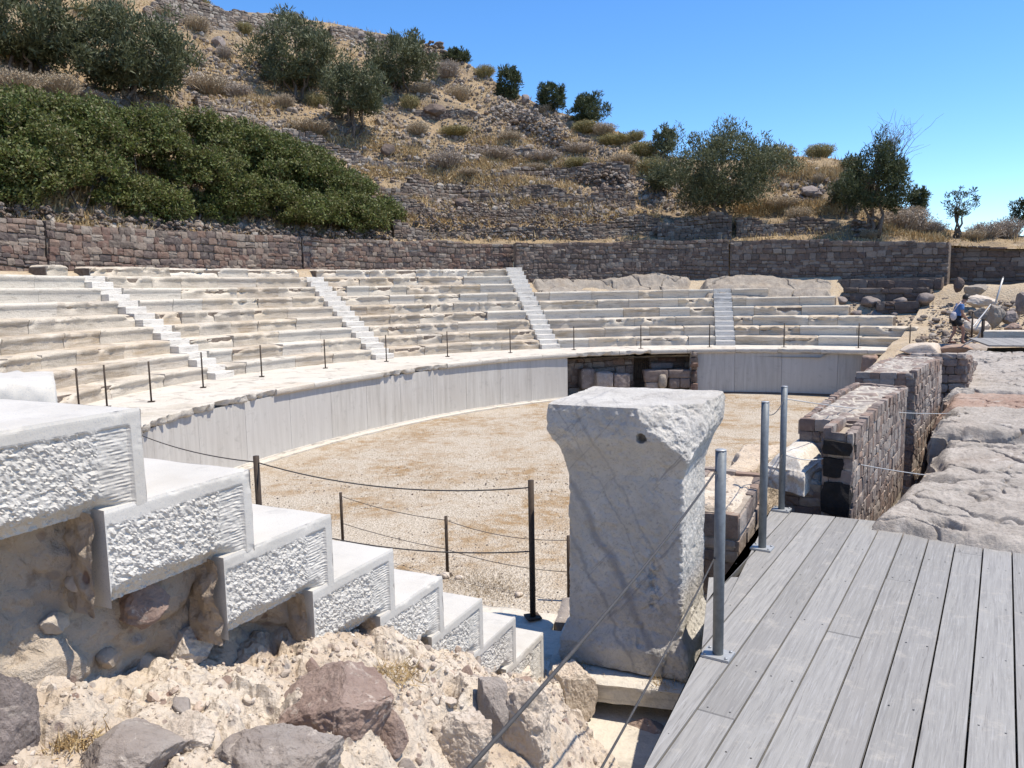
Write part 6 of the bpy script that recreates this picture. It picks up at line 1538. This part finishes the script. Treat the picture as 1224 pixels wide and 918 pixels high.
# dry tufts near the camera and on the gravel
def tuft(lab, p, n, L, spread, mat='straw', w=.0018, rad=.05):
    r = np.random.default_rng(n); q = p + r.normal(size=(n, 3)) * [rad, rad, .004]; s = Soup(); V, T = blades(q, r.uniform(.4, 1.1, n) * L, r, spread, w); s.add(V, None, T)
    return tag(build('dry_grass_tuft', s, M[mat], base=p, smooth=False), lab, 'grass tuft')
tuft('tangled straw tuft between the rocks at the bottom left', ghit(90, 895) + [0, 0, .02], 420, .045, 1.8, rad=.028)
tuft('dry straw caught beside the big purplish boulder', ghit(470, 815) + [0, 0, .02], 220, .07, 1.4, rad=.04)
tuft('dry grass along the foot of the pedestal, left side', atz(688, 795, 1.87), 140, .06, 1.0, rad=.06)
tuft('dry grass sprig at the right foot of the pedestal', atz(790, 818, 1.87), 90, .06, .9, rad=.05)
for i, (px, py, lb) in enumerate([(590, 704, 'brown dry grass patch on the gravel left of the tall brown post'), (560, 694, 'sparse brown dry grass beside the middle gravel post')]):
    tuft(lb, atz(px, py, FLOOR), 900, .09, .9, 'leaf_dry', .004, .32)
# withered plants flat on the orchestra gravel
r = np.random.default_rng(12); q = []
X_ = np.stack([r.uniform(-8, 14, 60000), r.uniform(8, 29, 60000), np.full(60000, FLOOR + .005)], -1)
ok = (np.hypot(X_[:, 0] - C[0], X_[:, 1] - C[1]) < 12.3) & (fbm(X_ * [.5, .3, 0], 4, 77) + .35 * np.exp(-((X_[:, 0] + 2) ** 2 / 18 + (X_[:, 1] - 19) ** 2 / 30)) > .16)
q = X_[ok][:5200]
s = Soup(); V, T = blades(np.array(q), r.uniform(.02, .055, len(q)), r, 1.4, .008); s.add(V, None, T)
tag(build('withered_weeds', s, M['leaf_dry'], smooth=False), 'withered brown weeds scattered flat over the gravel floor', 'weeds', kind='stuff')
# gravel stones near the steps
s = Soup(); 
for k in range(5200):
    d_ = 6.2 + 12 * r.random() ** 1.6; az = r.uniform(-.5, .42); x, y = d_ * math.sin(az), d_ * math.cos(az)
    if math.hypot(x - C[0], y - C[1]) > 12.2: continue
    sc = r.choice([.008, .013, .022], p=[.6, .34, .06]); V, T = ROCK1[int(r.integers(10))]; s.add((V * sc * [1.2, 1, .7]) @ rotz(r.uniform(0, 6)).T + [x, y, FLOOR + sc * .3], None, T)
tag(build('gravel_stones', s, M['scree'], smooth=False), 'loose gravel stones over the orchestra floor', 'gravel', kind='stuff')
# ------------------------------------------------------------------ person walking on the right
def skin_mesh(name, verts, edges, radii, mat, parent, sub=2, root=0):
    me = bpy.data.meshes.new(name + '_tmp'); me.from_pydata([tuple(v) for v in verts], edges, []); o = bpy.data.objects.new(name + '_tmp', me); COL.objects.link(o)
    m = o.modifiers.new('s', 'SKIN'); sd = me.skin_vertices[0].data
    for i, r_ in enumerate(radii):
        sd[i].radius = (r_, r_) if isinstance(r_, (int, float)) else r_; sd[i].use_root = (i == root)
    m2 = o.modifiers.new('u', 'SUBSURF'); m2.levels = sub; m2.render_levels = sub
    dg = bpy.context.evaluated_depsgraph_get(); ev = o.evaluated_get(dg); nm = bpy.data.meshes.new_from_object(ev)
    nm.materials.clear(); nm.materials.append(mat)
    for p_ in nm.polygons: p_.use_smooth = True
    bpy.data.objects.remove(o); n = bpy.data.objects.new(name, nm); COL.objects.link(n); n.parent = parent; nm.name = name
    return n
M['skin'] = m_flat('skin', (.36, .20, .14), .6, 0, .15); M['shirt'] = m_flat('blue_shirt', (.10, .20, .42), .9, 0, .35); M['shorts'] = m_flat('black_shorts', (.02, .02, .023), .9, 0, .2)
M['hair'] = m_flat('dark_hair', (.02, .016, .014), .6, 0, .3); M['bag'] = m_flat('pale_bag', (.52, .47, .47), .9, 0, .2); M['shoe'] = m_flat('brown_shoe', (.12, .06, .045), .8, 0, .2)
pf = atz(1141, 411, 2.0)
PE = thing('person', 'person in blue T-shirt and black shorts, head bowed, walking near the rope posts', 'person', pf)
# local frame: x to the right of the photo (the way the person faces), y away, z up; 1.62 m tall with a bent back
J = {'pel': (-.02, 0, .84), 'wst': (0, 0, .98), 'chs': (.07, 0, 1.18), 'upc': (.13, 0, 1.31), 'nck': (.18, 0, 1.39), 'hd0': (.24, 0, 1.46), 'hd1': (.28, 0, 1.53),
     'lh': (-.02, -.09, .82), 'lk': (.22, -.10, .50), 'la': (.20, -.10, .09), 'lt': (.36, -.11, .03), 'rh': (-.02, .09, .82), 'rk': (.02, .10, .45), 'ra': (-.14, .10, .09), 'rt': (.01, .11, .03),
     'ls': (.11, -.18, 1.29), 'le': (.12, -.23, 1.02), 'lw': (.28, -.17, .83), 'lf': (.35, -.15, .78), 'rs': (.11, .18, 1.29), 're': (.16, .22, 1.02), 'rw': (.33, .16, .86), 'rf': (.40, .14, .81)}
names = list(J); ix = {n: i for i, n in enumerate(names)}
E_ = [('pel','wst'),('wst','chs'),('chs','upc'),('upc','nck'),('nck','hd0'),('hd0','hd1'),('pel','lh'),('lh','lk'),('lk','la'),('la','lt'),('pel','rh'),('rh','rk'),('rk','ra'),('ra','rt'),('upc','ls'),('ls','le'),('le','lw'),('lw','lf'),('upc','rs'),('rs','re'),('re','rw'),('rw','rf')]
Rd = dict(pel=.12, wst=.115, chs=.13, upc=.10, nck=.052, hd0=.075, hd1=.082, lh=.085, lk=.055, la=.036, lt=.032, rh=.085, rk=.055, ra=.036, rt=.032, ls=.055, le=.040, lw=.028, lf=.026, rs=.055, re=.040, rw=.028, rf=.026)
body = skin_mesh('body', [J[n] for n in names], [(ix[a], ix[b]) for a, b in E_], [Rd[n] for n in names], M['skin'], PE, 2, 0)
def sub(name, js, ed, rad, mat):
    i2 = {n: i for i, n in enumerate(js)}; return skin_mesh(name, [J[n] for n in js], [(i2[a], i2[b]) for a, b in ed], rad, mat, PE, 2, 0)
J['lsl'] = (.115, -.215, 1.12); J['rsl'] = (.14, .215, 1.12); J['hem'] = (-.02, 0, .86)
sub('t_shirt', ['wst', 'hem', 'chs', 'upc', 'ls', 'lsl', 'rs', 'rsl'], [('wst','hem'),('wst','chs'),('chs','upc'),('upc','ls'),('ls','lsl'),('upc','rs'),('rs','rsl')], [.142, .145, .155, .13, .08, .068, .08, .068], M['shirt'])
J['lth'] = (.16, -.10, .60); J['rth'] = (.01, .10, .56)
sub('shorts', ['pel', 'lh', 'lth', 'rh', 'rth'], [('pel','lh'),('lh','lth'),('pel','rh'),('rh','rth')], [.142, .112, .092, .112, .092], M['shorts'])
V, T = ICO[3]; hp = np.array([.27, 0, 1.55]); s = Soup(); W_ = V * [.112, .095, .115]; W_ = W_ * (1 + .06 * fbm(V * 3, 3, 4))[:, None]; W_[:, 0] = np.where((W_[:, 0] > .055) & (W_[:, 2] < .02), .045, W_[:, 0]); s.add(W_ + hp, None, T); build('hair', s, M['hair'], PE, local=True)
for q, nm in ((-.037, 0), (.037, 1)):
    s = Soup(); s.add(V * .012 + [.352, q, 1.525], None, T); build('eye', s, M['hair'], PE, local=True)
s = Soup(); s.add(V * [.022, .014, .022] + [.365, 0, 1.50], None, T); build('nose', s, M['skin'], PE, local=True)
for jt, ja in (('lt', 'la'), ('rt', 'ra')):
    a, b_ = np.array(J[ja]), np.array(J[jt]); s = Soup(); s.add((V * [.135, .05, .045] * np.where(V[:, 2:3] < -.6, [1, 1, .8], [1, 1, 1])) + (a * .45 + b_ * .55) * [1, 1, 0] + [0, 0, .042], None, T); build('shoe', s, M['shoe'], PE, local=True)
for sd_, w_, f_ in ((-1, 'lw', 'lf'), (1, 'rw', 'rf')):
    o_ = np.array(J[f_])
    for j in range(5):
        s = Soup(); q = (j - 1.5) * .017; L = [.062, .072, .068, .055, .05][j]
        if j == 4: pts = [o_ + [-.03, -sd_ * .025, 0], o_ + [.0, -sd_ * .045, -.015], o_ + [.022, -sd_ * .04, -.03]]
        else: pts = [o_ + [0, q, 0], o_ + [L * .55, q, -.022], o_ + [L * .75, q, -.055]]
        s.tube(pts, [.0095, .0085, .007], 6); build('finger', s, M['skin'], PE, local=True)
s = Soup(); s.add((ICO[4][0] * [.10, .07, .15]) * (1 + .08 * fbm(ICO[4][0] * 2.5, 3, 6))[:, None] + [-.13, -.19, .94], None, ICO[4][1])
s.tube([np.array([-.12, -.18, 1.12]), np.array([-.03, -.2, 1.28]), np.array([.10, -.10, 1.40]), np.array([.16, .08, 1.34])], .016, 6)
BG = tag(build('shoulder_bag', s, M['bag'], None, base=(0, 0, 0)), 'pale cloth shoulder bag hanging at the hip of the person', 'bag')
BG.location = tuple(pf); PE.location = tuple(pf)
PE.rotation_euler = (0, 0, -.25); BG.rotation_euler = (0, 0, -.25)
pr_ = atY(1141, 411, pf[1])
# the flat stone the person stands on
for lb, x, y, w, h, m_, sd in (('reddish flat stone under the feet of the walking person', 1141, 416, 46, 10, 'redrock', 3), ('pale flat stone left of the walking person', 1108, 416, 50, 12, 'conglom', 5), ('grey stone slab between the person and the nearer rope post', 1165, 417, 44, 12, 'greyrock', 7)):
    p = atY(x, y, pf[1] - .05); k = p[1] / F; V, T = rock_shape(4, 60 + sd, 6, .1); s = Soup(); s.add(V * [w / 2 * k * 1.1, .75, h / 2 * k * 1.3] + p + [0, .1, -.02 - .02], None, T); tag(build('flat_stone', s, M[m_], base=p), lb, 'stone')
# rope posts and ropes
def rope_post(p, h, lab, lean=(0, 0), r=.028, m='rust'):
    s = Soup(); s.tube([p, p + [lean[0] * .5, lean[1] * .5, h * .5], p + [lean[0], lean[1], h]], r, 9); T_ = thing('rope_post', lab, 'post', p, 'posts of the rope rail by the rock steps'); build('shaft', s, M[m], T_)
    s = Soup(); s.tube([p + [lean[0], lean[1], h], p + [lean[0], lean[1], h + .03]], [r * 1.15, r * .6], 9); build('top', s, M[m], T_)
    return T_
ya, yb = pf[1] - .6, pf[1] - 1.2
ra, rb, rc_ = atY(1161, 408, ya), atY(1174, 409, yb), atY(1188, 368, pf[1] + 2.0)
rope_post(ra, .95, 'thin dark rope post just right of the walking person'); rope_post(rb, .72, 'stout dark rope post right of the person, ending at the boardwalk', r=.05)
tp = atY(1199, 332, pf[1] + 2.2) - rc_
rope_post(rc_, float(tp[2]), 'pale wooden pole leaning to the right above the rock steps', (float(tp[0]), .2), .03, 'wire_pale')
cable('rope', 'pale rope from the leaning pole down past the thin rope post', [atY(1184, 364, pf[1] + 1.8), atY(1168, 384, ya + .3), atY(1161, 392, ya)], .022, M['wire_pale'], [.02, .02])
cable('rope', 'pale sagging rope from the stout post down to the stones at the person\'s feet', [atY(1175, 386, yb), atY(1168, 403, yb + .1), atY(1153, 411, yb + .2)], .022, M['wire_pale'], [.06, .03])
# tidy: rail on the knoll side of the terrace
# ------------------------------------------------------------------ camera, sun, sky
cam = bpy.data.cameras.new('camera'); co = bpy.data.objects.new('camera', cam); COL.objects.link(co); scene.camera = co
cam.sensor_width = 36; cam.lens = F / 1224 * 36; cam.clip_start = .05; cam.clip_end = 6000
c_, s_ = math.cos(PITCH), math.sin(PITCH); r0 = Vector((1, 0, 0)); u0 = Vector((0, s_, c_)); f0 = Vector((0, c_, -s_)); cr, sr = math.cos(ROLL), math.sin(ROLL)
X = cr * r0 - sr * u0; Y = sr * r0 + cr * u0; Z = -f0
co.matrix_world = Matrix(((X.x, Y.x, Z.x, 0), (X.y, Y.y, Z.y, 0), (X.z, Y.z, Z.z, CZ), (0, 0, 0, 1)))
SUN_EL, SUN_TH = math.radians(66), math.radians(-9)        # nearly due right of the view, a little behind the camera
sd = Vector((math.cos(SUN_EL) * math.cos(SUN_TH), math.cos(SUN_EL) * math.sin(SUN_TH), math.sin(SUN_EL)))
L_ = bpy.data.lights.new('sun', 'SUN'); L_.energy = 4.7; L_.angle = math.radians(.53); L_.color = (1.0, .92, .80)
lo = bpy.data.objects.new('sun', L_); COL.objects.link(lo); lo.rotation_euler = (-sd).to_track_quat('-Z', 'Y').to_euler(); lo.location = (10, 0, 40)
w = bpy.data.worlds.new('World'); scene.world = w; w.use_nodes = True; nt = w.node_tree; bg = nt.nodes['Background']
sky = nt.nodes.new('ShaderNodeTexSky'); sky.sky_type = 'NISHITA'; sky.sun_disc = False; sky.sun_elevation = SUN_EL; sky.sun_rotation = math.pi / 2 - SUN_TH
sky.altitude = 100; sky.air_density = .85; sky.dust_density = .0; sky.ozone_density = 4.6
hs = nt.nodes.new('ShaderNodeHueSaturation'); hs.inputs['Saturation'].default_value = 1.2; hs.inputs['Hue'].default_value = .502; hs.inputs['Value'].default_value = 1.15; nt.links.new(sky.outputs[0], hs.inputs['Color']); nt.links.new(hs.outputs[0], bg.inputs[0]); bg.inputs[1].default_value = .15
scene.view_settings.view_transform = 'Standard'; scene.view_settings.look = 'None'; scene.view_settings.exposure = 0.47; scene.view_settings.gamma = 1
scene.render.engine = 'CYCLES'; scene.render.resolution_x = 1024; scene.render.resolution_y = 768
scene.cycles.max_bounces = 6; scene.cycles.diffuse_bounces = 3; scene.cycles.transparent_max_bounces = 6
